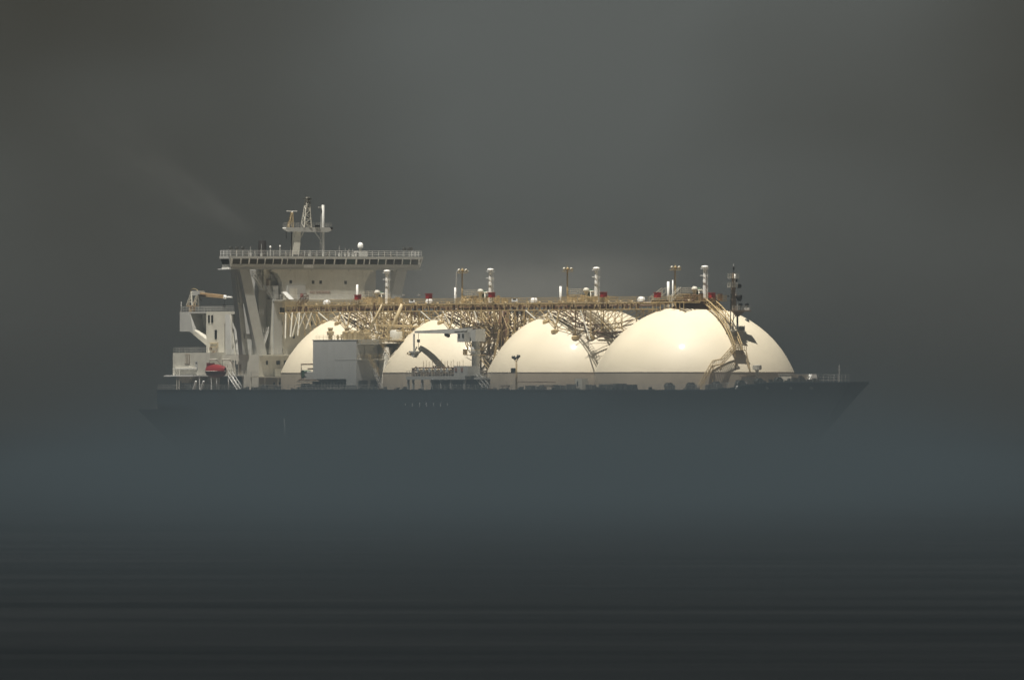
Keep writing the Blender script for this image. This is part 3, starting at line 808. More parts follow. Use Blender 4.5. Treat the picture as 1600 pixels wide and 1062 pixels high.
for z in (22.3, 23.4):
    pts = [(8.2+2.0*math.cos(t*math.pi/4), -17.6+2.0*math.sin(t*math.pi/4), z) for t in range(9)]
    rl.path(pts, .06, 4)
rl.box((3.4,-18.1,22.2),(8.2,-17.1,22.3)).tube((4.0,-17.6,21.9),(8.2,-17.6,20.7),.08).box((3.3,-18,22.4),(4.0,-17.3,23.5)).tube((3.5,-17.6,22.3),(3.5,-17.6,23.9),.06).box((12.0,-18,22.2),(10.2,-17.2,22.3))
rl.build('crane_gallery', M_TAN, hc)
MB().tube((-17.2,-17.6,26.9),(-17.2,-17.6,25.6),.05).box((-17.5,-17.8,25.0),(-16.9,-17.4,25.6)).tube((-17.2,-17.6,25.0),(-17.2,-17.6,23.6),.05).build('hook_block', M_BLACK, hc)
# jib rest
jr = MB().tube((-19.0, -17.7, 17.9), (-19.0, -17.7, 26.8), .22, 6).box((-20.2,-18.3,22.8),(-17.3,-17.0,23.2)).prism_v([(-19.8,22.8),(-17.8,22.8),(-18.7,20.8)], -18.2, -17.1)
jr.build('jib_rest', M_GREY, ship)
jl = MB()
lattice(jl, (-21.0, -17.5, 18.4), (-20.2, -17.5, 22.9), 1.7, 1.5, 4, .08, .06)
stairs(jl, (-20.4,-18.6,20.6), (-14.8,-18.6,17.6), (0,1,0), .9, .09)
jl.build('access_ladder', M_TAN, ship)

# ================================================================== overhead pipe rack
V0, V1 = -10.6, -2.4
ZBOT, ZWALK, ZTOP = 31.45, 33.0, 34.1
UA, UB = -91.0, 66.0
rk = MB()
for v in (V0, V1):
    rk.box((UA, v-.09, ZBOT), (UB, v+.09, ZBOT+.2))
    rk.box((UA, v-.07, ZWALK-.1), (UB, v+.07, ZWALK+.06))
rack = rk.build('pipe_rack', M_TAN, ship)
fr = MB()
n = int((UB-UA)/2.6)
for i in range(n+1):
    u = UA+i*2.6
    for v in (V0, V1): fr.tube((u, v, ZBOT), (u, v, ZWALK), .08, 4)
    fr.box((u-.07, V0, ZBOT+.03), (u+.07, V1, ZBOT+.19))
    fr.box((u-.06, V0, ZWALK-.25), (u+.06, V1, ZWALK-.12))
    if i < n: fr.tube((u, V0, ZBOT+.1), (u+2.6, V1, ZBOT+.1), .06, 4)
fr.build('cross_frame', M_TAN, rack)
pp = [(-5.6, 32.3, .20, M_BROWN), (-5.0, 32.75, .26, M_STRAW), (-4.4, 32.8, .28, M_BROWN), (-3.7, 32.8, .26, M_BROWN), (-3.0, 32.85, .2, M_STRAW), (-5.3, 33.1, .1, M_BROWN)]
for v, z, r, m in pp:
    MB().tube((UA, v, z), (UB, v, z), r, 8).build('cargo_pipe', m, rack)
# expansion loops that rise over the walkway level
for k, u in enumerate(range(-84, 62, 5)):
    a = MB()
    r = .11
    pts = [(u, -9.9, 32.0), (u, -9.9, 32.9)]+[(u+.6-.6*math.cos(math.pi*t/6), -9.9, 32.9+.35*math.sin(math.pi*t/6)) for t in range(1, 6)]+[(u+1.2, -9.9, 32.9), (u+1.2, -9.9, 31.9)]
    a.path(pts, r, 6)
    a.build('pipe_loop', M_STRAW, rack)
wk = MB()
for k in range(int((UB-UA)/.4)): wk.box((UA+k*.4, V0+.05, ZWALK+.06), (UA+k*.4+.13, V0+.95, ZWALK+.1))
wk.build('walkway', M_BROWN, rack)
rl = MB(); rail(rl, [(UA, V0, ZWALK), (UB, V0, ZWALK)], 1.1, 1.5, .038); rail(rl, [(UA, V0+1.0, ZWALK), (UB, V0+1.0, ZWALK)], 1.1, 1.8, .03, 2)
rail(rl, [(UA, V1, ZWALK), (UB, V1, ZWALK)], 1.1, 2.2, .03, 2)
rl.build('walkway_railing', M_TAN, rack)
cl = MB()
u = UA
while u < UB:
    s = rnd.uniform(.1, .35); v = rnd.uniform(-5.5, -2.8)
    cl.box((u-s, v-s, 32.5), (u+s, v+s, 32.8+rnd.uniform(0, .8)))
    u += rnd.uniform(1.0, 3.0)
c_ = cl.build('rack_fitting', M_STRAW, rack); c_['kind'] = 'stuff'
cl = MB()
u = UA
while u < UB:
    s = rnd.uniform(.1, .3); v = rnd.uniform(-10.5, -9.9)
    cl.box((u-s, v-s*.5, 31.6), (u+s, v+s*.5, 31.9+rnd.uniform(0, .9)))
    u += rnd.uniform(.7, 1.9)
c_ = cl.build('pipe_clamp', M_BROWN, rack); c_['kind'] = 'stuff'
# blue and white marks on the railing
for u in (-33.3, 12.3):
    o = bx('rail_banner', (u-1.3, V0-.12, 33.35), (u+1.3, V0-.06, 33.9), M_WHITE, rack)
    bx('banner_band', (u-.7, V0-.15, 33.7), (u+.7, V0-.12, 33.92), M_BLACK, o)
# ramp of dark steps where the rack meets the house
stairs(MB(), (-89.0, -9.8, 31.6), (-84.5, -9.8, 34.2), (0, 1, 0), 1.2, .12).build('stairway', M_BROWN, rack)
bx('rack_landing', (-94.0, -11.0, 31.3), (-90.9, -2.2, 31.5), M_TAN, rack)

# low rack over the foremost dome
lr = MB()
for v in (-5.8, -2.2): lr.box((62.5, v-.08, 32.85), (76.5, v+.08, 33.05))
lr = lr.build('fore_rack', M_TAN, ship)
f_ = MB()
for i in range(9):
    u = 63+i*1.65
    f_.box((u-.06, -5.8, 32.8), (u+.06, -2.2, 32.96))
    f_.tube((u, -5.8, 31.0), (u, -5.8, 32.9), .08, 4)
f_.build('cross_frame', M_TAN, lr)
for v, r, m in ((-5.5, .2, M_BROWN), (-4.9, .22, M_BROWN), (-4.2, .22, M_STRAW), (-3.4, .2, M_BROWN)):
    MB().tube((62.5, v, 33.25), (76, v, 33.25), r, 8).build('cargo_pipe', m, lr)
rl = MB(); rail(rl, [(62.5, -5.9, 33.05), (76, -5.9, 33.05)], 1.1, 1.2, .045); rl.build('railing', M_TAN, lr)

# ---- legs that stand on the domes on round pads, with the brown trusses between
PADS = [(-9.5, -9.4), (-3.4, -10.4), (3.4, -11.0), (8.2, -11.6), (12.6, -9.2), (14.2, -6.5), (13.9, -3.4)]
for i, tu in enumerate(TANKS):
    if i == 0: continue
    pts = []
    for du, v in PADS:
        z = dome_z(tu+du, v, tu)
        lg = MB().tube((tu+du, v, z+.3), (tu+du, max(v, V0) if v < -6 else v, ZBOT), .16, 6).build('rack_leg', M_TAN, ship)
        MB().lathe((tu+du, v, z-.1), [(.85, -.4), (.85, .25), (.5, .42), (.01, .45)], 14, False).build('pad', M_TAN, lg)
        pts.append(Vector((tu+du, v, z+.9)))
    tr = MB()
    for a, b in zip(pts[:-1], pts[1:]):
        tr.tube(a, b, .10, 4)
        m1 = (a+b)/2; m1.z = ZBOT
        tr.tube(a, m1, .08, 4); tr.tube(m1, b, .08, 4)
    tr.build('leg_brace', M_TAN, ship)
    # dark pipe bridge descending from the rack over the front shoulder of the dome
    t2 = MB()
    def pb(u, v): return Vector((tu+u, v, dome_z(tu+u, v, tu)+1.0))
    runs = [[pb(0, -9.0), pb(4, -9.6), pb(8, -9.6), pb(11.5, -8.6), pb(13.6, -6.2)],
            [pb(1, -7.0), pb(5, -7.6), pb(9, -7.6), pb(12.5, -6.4), pb(15.2, -4.2)],
            [pb(13.6, -6.2), pb(14.6, -3.0), pb(14.4, 0.5), pb(13.0, 4.0)],
            [pb(15.4, -5.6), pb(16.4, -2.6), pb(16.2, 1.0), pb(15.0, 4.5)]]
    for rn in runs:
        for a, b in zip(rn[:-1], rn[1:]):
            for dz in (0, .9): t2.tube(a+Vector((0,0,dz)), b+Vector((0,0,dz)), .13, 5)
            t2.tube(a, b+Vector((0,0,.9)), .07, 4); t2.tube(a, a+Vector((0,0,.9)), .08, 4)
    for ra, rb in ((0, 1), (2, 3)):
        for a, b in zip(runs[ra], runs[rb]):
            t2.tube(a, b, .1, 4)
        for a, b in zip(runs[ra][:-1], runs[rb][1:]):
            t2.tube(a, b, .08, 4); 
    for k in range(0, 9, 2):
        u = 1+k*1.6
        z0 = dome_z(tu+u, -8, tu)+1.4
        t2.tube((tu+u, -8, z0), (tu+u+1.2, -8, ZBOT), .07, 4)
        t2.tube((tu+u+1.6, -8, dome_z(tu+u+1.6, -8, tu)+1.4), (tu+u, -8, ZBOT), .08, 4)
    t2.build('pipe_bridge', M_BROWN, ship)
    # bright diagonal struts from the bottom chord
    for du, v in ((-6.2, 0), (3.6, 0), (17.5, 1)):
        a = Vector((tu+du, V0-.1, ZBOT)); 
        uu = tu+du+4.2; zz = 27.6 if v == 0 else 25.4
        zz = max(zz, dome_z(uu, V0-.1, tu)+.2)
        MB().tube(a, (uu, V0-.1, zz), .14, 5).build('diagonal_strut', M_CREAM, ship)

# ---- lattice work in the gaps between the tanks
for gi, (a, b) in enumerate(((70.0, 23.5), (23.5, -23.0), (-23.0, -69.5))):
    g = (a+b)/2
    base = 25.5 if gi == 2 else 15.0
    lw = MB()
    for v in (V0, V1):
        prev = None
        for k in range(9):
            u = g-12+k*3.0
            if gi == 0 and k < 5: continue
            z0 = max(base, 22.0 if gi else 27.2, (dome_z(u, v, b) if abs(u-b) < 18.5 else 0), (dome_z(u, v, a) if abs(u-a) < 18.5 else 0))+.2
            lw.tube((u, v, z0), (u, v, ZBOT), .10, 4)
            if prev:
                pu, pz = prev
                zm = (max(z0, pz)+ZBOT)/2
                lw.tube((pu, v, pz), (u, v, zm), .075, 4); lw.tube((u, v, z0), (pu, v, zm), .075, 4)
                lw.tube((pu, v, zm), (u, v, ZBOT), .075, 4); lw.tube((u, v, zm), (pu, v, ZBOT), .075, 4)
                lw.tube((pu, v, max(pz, z0)+.3), (u, v, max(pz, z0)+.3), .07, 4)
            prev = (u, z0)
    for k in range(9):
        u = g-12+k*3.0
        lw.tube((u, V0, 27), (u, V1, ZBOT), .07, 4)
    lw.build('lattice_truss', M_TAN, ship)
    if gi == 0: continue
    tower = MB()
    for su in (-3, 3):
        for v in (V0, V1): tower.tube((g+su, v, base), (g+su, v, ZBOT), .22, 6)
    nl = 4 if gi < 2 else 2
    for k in range(nl):
        z0 = lerp(base, ZBOT, k/nl); z1 = lerp(base, ZBOT, (k+1)/nl)
        for v in (V0, V1):
            tower.tube((g-3, v, z0), (g+3, v, z1), .12, 4); tower.tube((g+3, v, z0), (g-3, v, z1), .12, 4); tower.tube((g-3, v, z1), (g+3, v, z1), .12, 4)
        for su in (-3, 3):
            tower.tube((g+su, V0, z0), (g+su, V1, z1), .1, 4); tower.tube((g+su, V1, z0), (g+su, V0, z1), .1, 4)
    tower.build('lattice_tower', M_TAN, ship)
    if gi < 2:
        MB().tube((g-.3, -6.6, 15), (g-.3, -6.6, ZBOT), 1.15, 16).build('riser_column', M_BROWN, ship)
        MB().tube((g+4.5, -9.2, 22), (g+4.0, -9.2, ZBOT), .45, 10).tube((g-6.5,-7.0,20),(g-6.0,-7.0,ZBOT),.35,10).parts('riser_pipe', M_BROWN, ship)
    else:
        MB().tube((g+5.5, -12.4, 25.5), (g+8.4, -10.6, 33.0), .5, 10, .42).build('rack_column', M_STRAW, ship)
        MB().tube((g-3.0, -12.4, 27.5), (g-.6, -10.6, 33.0), .3, 8, .25).build('rack_column', M_STRAW, ship)
    if gi == 1:
        ir = MB()
        for k in range(6): ir.tube((g-4+k*1.6, -4.0, 17), (g-4+k*1.6, -4.0, ZBOT), .16, 6)
        ir.parts('riser_pipe', M_BROWN, ship)
    # tangle of brown risers, tiered landings and steps going down towards the deck
    tg = MB()
    zlo = 26.0 if gi == 2 else 16.5
    for k in range(14 if gi < 2 else 10):
        u = g+rnd.uniform(-5, 8); v = rnd.uniform(-13, -3); z = rnd.uniform(zlo, 30.5)
        d = rnd.random()
        if d < .35: tg.tube((u, v, z), (u+rnd.uniform(-3.5, 3.5), v, z+rnd.uniform(-.4, .4)), rnd.uniform(.1, .24), 6)
        elif d < .6: tg.tube((u, v, z), (u, v+rnd.uniform(2, 4), z), rnd.uniform(.1, .22), 6)
        elif d < .85: tg.tube((u, v, z), (u+rnd.uniform(-.6, .6), v, z+rnd.uniform(2, 5)), rnd.uniform(.08, .2), 6)
        else: tg.box((u-.5, v-.5, z), (u+.5, v+.5, z+.6))
    t_ = tg.build('riser_tangle', M_BROWN, ship); t_['kind'] = 'stuff'
    if gi < 2:
        fl = MB()
        for z0, z1, ua, ub in ((29, 26, g-1, g+5), (26, 22.5, g+5, g-1), (22.5, 19, g-1, g+5), (19, 15.1, g+5, g-1)):
            stairs(fl, (ua, -12.6, z0), (ub, -12.6, z1), (0, 1, 0), .9, .1)
        fl.build('stairway', M_TAN, ship)
        pf = MB()
        for z in (29, 26, 22.5, 19): pf.box((g-3.5, -12.8, z-.15), (g+7.5, -10.8, z))
        pf.build('tower_landing', M_BROWN, ship)
        MB().tube((g+5.0, -13.2, 15), (g+9.0, -12.6, 27.5), .2).tube((g+7.5, -13.2, 15), (g+11.5, -12.0, 26.0), .2).parts('raking_leg', M_TAN, ship)

# long legs beside the aft dome
for u0, v0, u1, v1, z1 in ((-90.6, -10.8, -87.0, -12.8, 26.0), (-87.8, -10.7, -85.0, -12.6, 26.3), (-84.9, -10.7, -84.5, -12.4, 26.4), (-82.0, -10.6, -82.6, -12.2, 27.2), (-79.0, -10.6, -79.4, -11.8, 28.0), (-84.4,-10.7,-82.0,-12.4,26.6)):
    MB().tube((u0, v0, ZBOT), (u1, v1, z1 if z1 > dome_z(u1, v1, -69.5) else dome_z(u1, v1, -69.5)), .15, 5).build('rack_leg', M_CREAM, ship)
lw = MB()
for k in range(7):
    u = -90+k*2.6
    lw.tube((u, V0, ZBOT), (u, V0, 26.5), .09, 4); lw.tube((u, V1, ZBOT), (u+1, V1, 26.0), .09, 4)
    lw.tube((u, V0, ZBOT), (u+2.6, V0, 28.5), .08, 4)
lw.build('lattice_truss', M_TAN, ship)

# ================================================================== gear above each tank
def railing_ring(mb, c, r, z, n=16):
    pts = [(c[0]+r*math.cos(2*math.pi*k/n), c[1]+r*math.sin(2*math.pi*k/n), z) for k in range(n+1)]
    rail(mb, pts, 1.05, 1.2, .045)
for i, tu in enumerate(TANKS):
    cap_ = MB().lathe((tu+1.0, 0.3, 31.6), [(5.2, 0), (5.0, .6), (4.4, .65), (4.4, 1.5), (4.3, 1.6)], 28).build('tank_crown', M_BROWN, ship)
    MB().lathe((tu+1.0, .3, 33.15), [(5.9, 0), (5.9, .14), (.01, .14)], 28, False).build('crown_platform', M_TAN, cap_)
    r_ = MB(); railing_ring(r_, (tu+1.0, .3), 5.8, 33.3); r_.build('railing', M_TAN, cap_)
    ud = MB().box((tu-3.6, -2.2, 34.55), (tu+2.2, 2.0, 34.7)).build('upper_platform', M_TAN, cap_)
    r_ = MB(); rail(r_, [(tu-3.6, 2, 34.7), (tu-3.6, -2.2, 34.7), (tu+2.2, -2.2, 34.7), (tu+2.2, 2, 34.7)], 1.2, .9, .04); r_.build('railing', M_CREAM, ud)
    p_ = MB()
    for (u, v) in ((-3.5, -2.1), (2.1, -2.1), (2.1, 1.9), (-3.5, 1.9)): p_.tube((tu+u, v, 33.3), (tu+u, v, 34.6), .09)
    p_.parts('post', M_TAN, ud)
    vc = MB()
    for k in range(44):
        a = rnd.uniform(0, 6.28); r = rnd.uniform(1, 5.0); s = rnd.uniform(.12, .4)
        u = tu+1+r*math.cos(a); v = .3+r*math.sin(a)
        vc.box((u-s, v-s, 33.28), (u+s, v+s, 33.28+rnd.uniform(.5, 1.5)))
    for k in range(14):
        a = rnd.uniform(-4, 3)
        vc.tube((tu+a, rnd.uniform(-4, 3), 33.7), (tu+a+rnd.uniform(1, 3), rnd.uniform(-4, 3), 33.9+rnd.random()*.6), .13)
    v_ = vc.build('valve_cluster', M_BROWN if i == 0 else M_TAN, cap_); v_['kind'] = 'stuff'
    MB().lathe((tu+2.9, -1.5, 33.3), [(.35, 0), (.35, 1.9), (.62, 2.0), (.66, 2.4), (.4, 2.8), (.01, 2.85)], 12).build('relief_valve', M_CREAM, cap_)
    MB().lathe((tu+2.6, -.6, 34.0), [(.3, 0), (.3, 1.3), (.6, 1.4), (.6, 1.75), (.01, 1.85)], 12).build('relief_valve', M_GREEN, cap_)
    MB().tube((tu+2.9, -1.0, 35.3), (tu+4.4, -.5, 35.4), .2, 8).tube((tu+3.6,-.8,35.3),(tu+3.6,-.8,33.3),.16,8).build('vent_header', M_CREAM, cap_)
    # main vent mast
    mu_, mv_ = tu+4.5, 0.0
    vm = MB().lathe((mu_, mv_, 33.2), [(.44, 0), (.40, 3.0), (.34, 5.9)], 16).build('vent_mast', M_WHITE, ship)
    MB().lathe((mu_, mv_, 39.1), [(.34, 0), (.36, .3), (.5, .65), (.01, .7)], 16).build('mast_collar', M_WHITE, vm)
    MB().lathe((mu_, mv_, 39.95), [(.35, -.15), (.5, 0), (.70, .06), (.74, .2), (.55, .38), (.01, .46)], 18).build('mast_cap', M_WHITE, vm)
    for z, wd in ((39.75, .98), (38.35, .98), (37.2, .55)):
        a = MB().tube((mu_, mv_-wd, z), (mu_, mv_+wd, z), .06, 5).tube((mu_-wd*.7, mv_, z), (mu_+wd*.7, mv_, z), .06, 5)
        a.path([(mu_+wd*.9*math.cos(t*math.pi/6), mv_+wd*.95*math.sin(t*math.pi/6), z) for t in range(13)], .045, 4)
        a.build('mast_ring', M_WHITE, vm)
    MB().path([(mu_+.55, mv_+.35, 33.3), (mu_+.55, mv_+.35, 39.6)], .05, 4).build('mast_ladder', M_WHITE, vm)
    # flood light pole and short white vent beside it
    pu = tu-8.3
    if i < 3:
        fp = MB().tube((pu, .1, 32.0), (pu, .1, 39.9), .20, 8, .14).build('floodlight_pole', M_TAN, ship)
        MB().box((pu-.5, -.9, 39.5), (pu+.5, 1.1, 39.62)).path([(pu+.5,-.9,40.1),(pu+.5,1.1,40.1)], .04, 4).path([(pu+.5,-.9,39.6),(pu+.5,-.9,40.1)], .04, 4).path([(pu+.5,1.1,39.6),(pu+.5,1.1,40.1)], .04, 4).tube((pu,.1,39.9),(pu,.1,40.9),.05).build('lamp_platform', M_TAN, fp)
        for v in (-.7, .1, .95):
            MB().tube((pu, v, 40.15), (pu+.4, v, 40.0), .28, 10).build('lamp_head', M_CREAM if v != .1 else M_TAN, fp)
        if i == 2:
            MB().tube((pu, -1.4, 34.5), (pu, -1.2, 39.9), .1).tube((pu, -1.2, 39.9), (pu, 1.7, 39.9), .1).build('pole_stay', M_GREY, fp)
        MB().tube((pu-1.0, -.95, 32.0), (pu-1.0, -.95, 36.5 if i else 37.2), .27, 10).build('short_vent', M_WHITE, ship)
        if i == 0: MB().tube((pu+.1, -.5, 32.0), (pu+.1, -.5, 37.5), .13, 8).build('short_vent', M_WHITE, ship)
    else:
        MB().tube((pu-1.0, .1, 32.0), (pu-1.0, .1, 37.4), .25, 10).build('short_vent', M_WHITE, ship)
    # domed white drum at the after side
    MB().lathe((tu-13.0, -5.2, 33.1), [(.8, 0), (.85, .5), (.6, .95), (.01, 1.1)], 14).build('deck_drum', M_WHITE, ship)
for u in (-39, -46, -15, 31, 40): 
    MB().tube((u, -6, 33), (u, -6, 34.9), .06, 5).box((u-.2,-6.2,34.8),(u+.25,-5.8,35.1)).build('lamp_post', M_GREY, ship)
# stairs on the foremost crown
stairs(MB(), (61.0, -5.5, 33.0), (66.5, -5.5, 34.9), (0, 1, 0), .8, .08).build('stairway', M_CREAM, ship)
stairs(MB(), (72.4, -7.0, 33.0), (71.0, -4.0, 35.0), (1, 0, 0), .8, .08).build('stairway', M_CREAM, ship)

# red hose boxes along the walkway
for u, v, z in ((-57.9, V0, 34.05), (-25.8, V0, 34.15), (2.1, V0, 34.25), (50.9, V0, 34.05), (68.8, -7.8, 33.9), (77.2, .2, 33.8)):
    o = bx('hose_box', (u-.75, v-.45, z), (u+.6, v+.45, z+.95), M_RED, ship)
    MB().box((u-.85, v-.55, z+.95), (u+.7, v+.55, z+1.05)).build('lid', M_RED, o)
    MB().tube((u-.5, v, z-.9), (u-.5, v, z), .07).tube((u+.4, v, z-.9), (u+.4, v, z), .07).parts('stand', M_TAN, o)

# ================================================================== long stair over the front of the foremost dome
T1 = 70.0
sw = MB()
path = []
for k in range(12):
    uu = lerp(5.6, 18.6, k/11)
    z = ZC+math.sqrt(RD*RD-uu*uu)+1.0
    path.append(Vector((T1+uu, -.8, z)))
path[-1].z = path[-2].z-1.6
for wv in (0, 1.7):
    for dz in (0, 1.1):
        sw.path([p+Vector((0, wv, dz)) for p in path], .12, 5)
    for p in path: sw.tube(p+Vector((0, wv, 0)), p+Vector((0, wv, 1.1)), .07, 4)
for a, b in zip(path[:-1], path[1:]):
    m_ = max(2, int((b-a).length/.45))
    for k in range(m_): 
        p = a.lerp(b, k/m_); sw.box((p.x-.12, p.y, p.z-.03), (p.x+.12, p.y+1.7, p.z+.04))
    for wv in (0, 1.7): sw.tube(a+Vector((0, wv, 0)), b+Vector((0, wv, 1.1)), .06, 4)
for p in path[2::3]:
    zz = dome_z(p.x, p.y, T1)
    for wv in (0, 1.7): sw.tube((p.x, p.y+wv, zz), (p.x, p.y+wv, p.z), .1, 4)
sw = sw.build('dome_stair', M_TAN, ship)
e = path[-1]
ld = MB().box((e.x-.6, -1.6, e.z-.15), (e.x+1.3, 1.2, e.z))
rail(ld, [(e.x-.6, 1.2, e.z), (e.x+1.3, 1.2, e.z), (e.x+1.3, -1.6, e.z)], 1.1, .9, .05)
ld.tube((e.x+1.2, 1.1, e.z), (e.x+2.2, 1.6, 18.8), .13, 5).tube((e.x+1.2, -1.4, e.z), (e.x+1.6, -1.4, 15), .13, 5).tube((e.x+.0, 1.0, e.z), (e.x+2.2, 1.6, 18.8), .09, 5)
ld.build('landing', M_TAN, sw)
lo = MB()
pts = [Vector((e.x+.9, -1.6, e.z)), Vector((e.x+.9, -4.6, 20.3)), Vector((e.x+.9, -6.4, 20.0)), Vector((e.x+.7, -9.6, 15.1))]
for wd in (0, .95):
    for dz in (0, 1.05):
        lo.path([p+Vector((wd, 0, dz)) for p in pts], .10, 5)
for a, b in zip(pts[:-1], pts[1:]):
    m_ = int((b-a).length/.42)
    for k in range(m_):
        p = a.lerp(b, k/m_)
        lo.box((p.x, p.y-.12, p.z-.03), (p.x+.95, p.y+.12, p.z+.03))
        if k % 2 == 0:
            for wd in (0, .95): lo.tube(p+Vector((wd, 0, 0)), p+Vector((wd, 0, 1.05)), .05, 4)
for v in (-4.6, -6.4): lo.tube((e.x+1.0, v, 20.1), (e.x+1.0, v, 15), .12, 5)
lo.build('lower_flight', M_TAN, sw)

# ================================================================== foremast on the front of the foremost dome
fu, fv = T1+15.8, 1.0
fm = MB().box((fu-1.4, fv-.9, 25.4), (fu+.3, fv+1.5, 27.0)).build('foremast', M_GREY, ship)
MB().box((fu-1.2, fv-1.5, 27.0), (fu+.9, fv+1.7, 27.2)).build('mast_base_platform', M_GREY, fm)
r_ = MB(); rail(r_, [(fu+.8, fv-1.4, 27.2), (fu+.8, fv+1.6, 27.2)], .9, .8, .045); r_.build('railing', M_GREY, fm)
MB().tube((fu, fv+.35, 27.2), (fu, fv+.35, 31), .2, 8).tube((fu, fv-1.35, 27.2), (fu, fv-1.1, 34.6), .11, 6).tube((fu-.8, fv-.4, 27.2), (fu-.3, fv-.3, 31), .08, 6).tube((fu,fv-1.2,28.4),(fu,fv+.3,30.8),.05).parts('mast_leg', M_DARK, fm)
MB().prism_u([(fv-1.3, 31.0), (fv+2.9, 31.0), (fv+3.1, 31.25), (fv-1.4, 31.25)], fu-.9, fu+.9).prism_u([(fv+.1, 30.0), (fv+.6, 30.0), (fv+1.8, 31.0), (fv-.8, 31.0)], fu-.3, fu+.3).build('crosstree', M_LOUVRE, fm)
r_ = MB(); rail(r_, [(fu+.85, fv-1.3, 31.25), (fu+.85, fv+2.8, 31.25), (fu-.85, fv+2.8, 31.25)], .9, .8, .04); r_.build('railing', M_CREAM, fm)
MB().hexa([(fu-.35,fv-1.1,31.2),(fu+.35,fv-1.1,31.2),(fu+.35,fv-.1,31.2),(fu-.35,fv-.1,31.2),(fu-.25,fv-.75,38.8),(fu+.25,fv-.75,38.8),(fu+.25,fv-.25,38.8),(fu-.25,fv-.25,38.8)]).build('mast_shaft', M_LOUVRE, fm)
MB().tube((fu+.3, fv+.15, 31.2), (fu+.3, fv+.15, 33.2), .12, 8).tube((fu+.3, fv-.2, 34.2), (fu+.3, fv-.2, 35.5), .16, 8).tube((fu+.3,fv-.4,36.8),(fu+.3,fv-.4,38.6),.1,8).parts('light_tube', M_WHITE, fm)
for z, a, b in ((37.7, -1.5, .35), (35.9, -1.6, .0)):
    p_ = MB().box((fu-.6, fv+a, z), (fu+.6, fv+b, z+.08)).build('light_platform', M_CREAM, fm)
    r_ = MB(); rail(r_, [(fu+.6, fv+a, z), (fu+.6, fv+b, z)], .95, .5, .04); rail(r_, [(fu-.6, fv+a, z), (fu-.6, fv+b, z)], .95, .5, .04); r_.build('railing', M_CREAM, p_)
MB().box((fu-.5, fv-1.7, 33.2), (fu+.5, fv+1.2, 33.3)).build('light_platform', M_DARK, fm)
MB().tube((fu+.2, fv+.5, 36.15), (fu+.7, fv+.5, 36.15), .45, 16).build('horn', M_BLACK, fm)
MB().tube((fu+.1, fv+.1, 37.0), (fu+.1, fv+.1, 37.6), .18, 8).build('signal_lamp', M_BLACK, fm)
MB().tube((fu-.2, fv-.1, 33.95), (fu+.9, fv+.8, 33.9), .34, 12, .5).tube((fu+.2, fv+.3, 33.5), (fu+.7, fv+.7, 33.3), .3, 10).build('horn', M_BLACK, fm)
for v in (1.0, 2.5):
    MB().tube((fu, fv+v, 31.25), (fu, fv+v, 32.0), .12, 6).tube((fu-.2, fv+v, 32.3), (fu+.4, fv+v, 32.35), .36, 10).build('signal_lamp', M_DARK if v < 2 else M_BLACK, fm)
MB().box((fu-.4, fv+1.8, 31.3), (fu+.5, fv+2.9, 31.75)).build('lamp_casing', M_WHITE, fm)
MB().tube((fu, fv-.5, 38.8), (fu, fv-.5, 39.4), .06).tube((fu, fv-.5, 39.4), (fu, fv-.5, 40.2), .16, 8, .12).build('masthead_light', M_BLACK, fm)
MB().tube((fu, fv-.5, 40.2), (fu, fv-.5, 40.7), .05).build('masthead_spike', M_WHITE, fm)
mb = MB()
for k in range(16): 
    z = 31.8+k*.45; mb.tube((fu-.3, fv-1.25, z), (fu-.3, fv-.8, z), .05, 4)
mb.box((fu-.5, fv-1.9, 33.9), (fu, fv-1.5, 34.3)); mb.box((fu+.9, fv-.2, 27.2), (fu+1.6, fv+1.1, 28.0))
mb.build('mast_fitting', M_DARK, fm)

# ================================================================== deck gear
def winch(u, v, z, s=1.0, m=M_DARK):
    b_ = MB().box((u-1.6*s, v-.8*s, z), (u+1.6*s, v+.8*s, z+.25*s)).build('mooring_winch', m, ship)
    MB().tube((u-1.2*s, v, z+1.0*s), (u+.3*s, v, z+1.0*s), .75*s, 14).build('rope_drum', m, b_)
    d = MB()
    for k in (-1.25, .35): d.tube((u+k*s, v, z+1.0*s), (u+(k+.12)*s, v, z+1.0*s), .95*s, 14)
    d.tube((u+.5*s, v, z+1.0*s), (u+1.1*s, v, z+1.0*s), .35*s, 10)
    d.parts('drum_flange', m, b_)
    bx('gearbox', (u+1.0*s, v-.6*s, z+.25*s), (u+1.7*s, v+.6*s, z+1.3*s), m, b_)
def locker(u, v, wd, dp, h, m=M_DARK, z=15.0, name='deck_locker'):
    return bx(name, (u-wd/2, v-dp/2, z), (u+wd/2, v+dp/2, z+h), m, ship)
winch(101.5, -12, 15.3, .8); winch(106, -9, 15.5, .85); winch(112, -8, 16.0, .8); winch(116.5, -6, 16.4, .7); winch(120.5, -3, 16.5, .65, M_DARK)
winch(-126, -17.5, 15.05, .7); winch(-134.5, -12, 11.0, .8); winch(43, -20.5, 15.05, .6); winch(48.5, -20.5, 15.05, .6)
winch(100, -17, 15.1, .8); winch(93.5,-18.5,15.05,.8)
ch = locker(111.8, 0, 5.2, 4.0, 1.7, M_CREAM, 16.5, 'fore_store_house')
MB().box((109.1, -2.1, 18.2), (114.5, 2.1, 18.3)).build('roof', M_GREY, ch)
MB().prism_u([(1.9, 17.2), (3.8, 17.2), (3.4, 18.3), (2.4, 18.3)], 113, 115).build('canvas_cover', M_WHITE, ship)
o = locker(98.2, -3.0, 2.4, 1.8, 2.6, M_GREY, 15.2, 'ventilator_house')
MB().box((96.6, -4.2, 17.8), (99.6, -1.8, 18.1)).build('roof', M_LOUVRE, o)
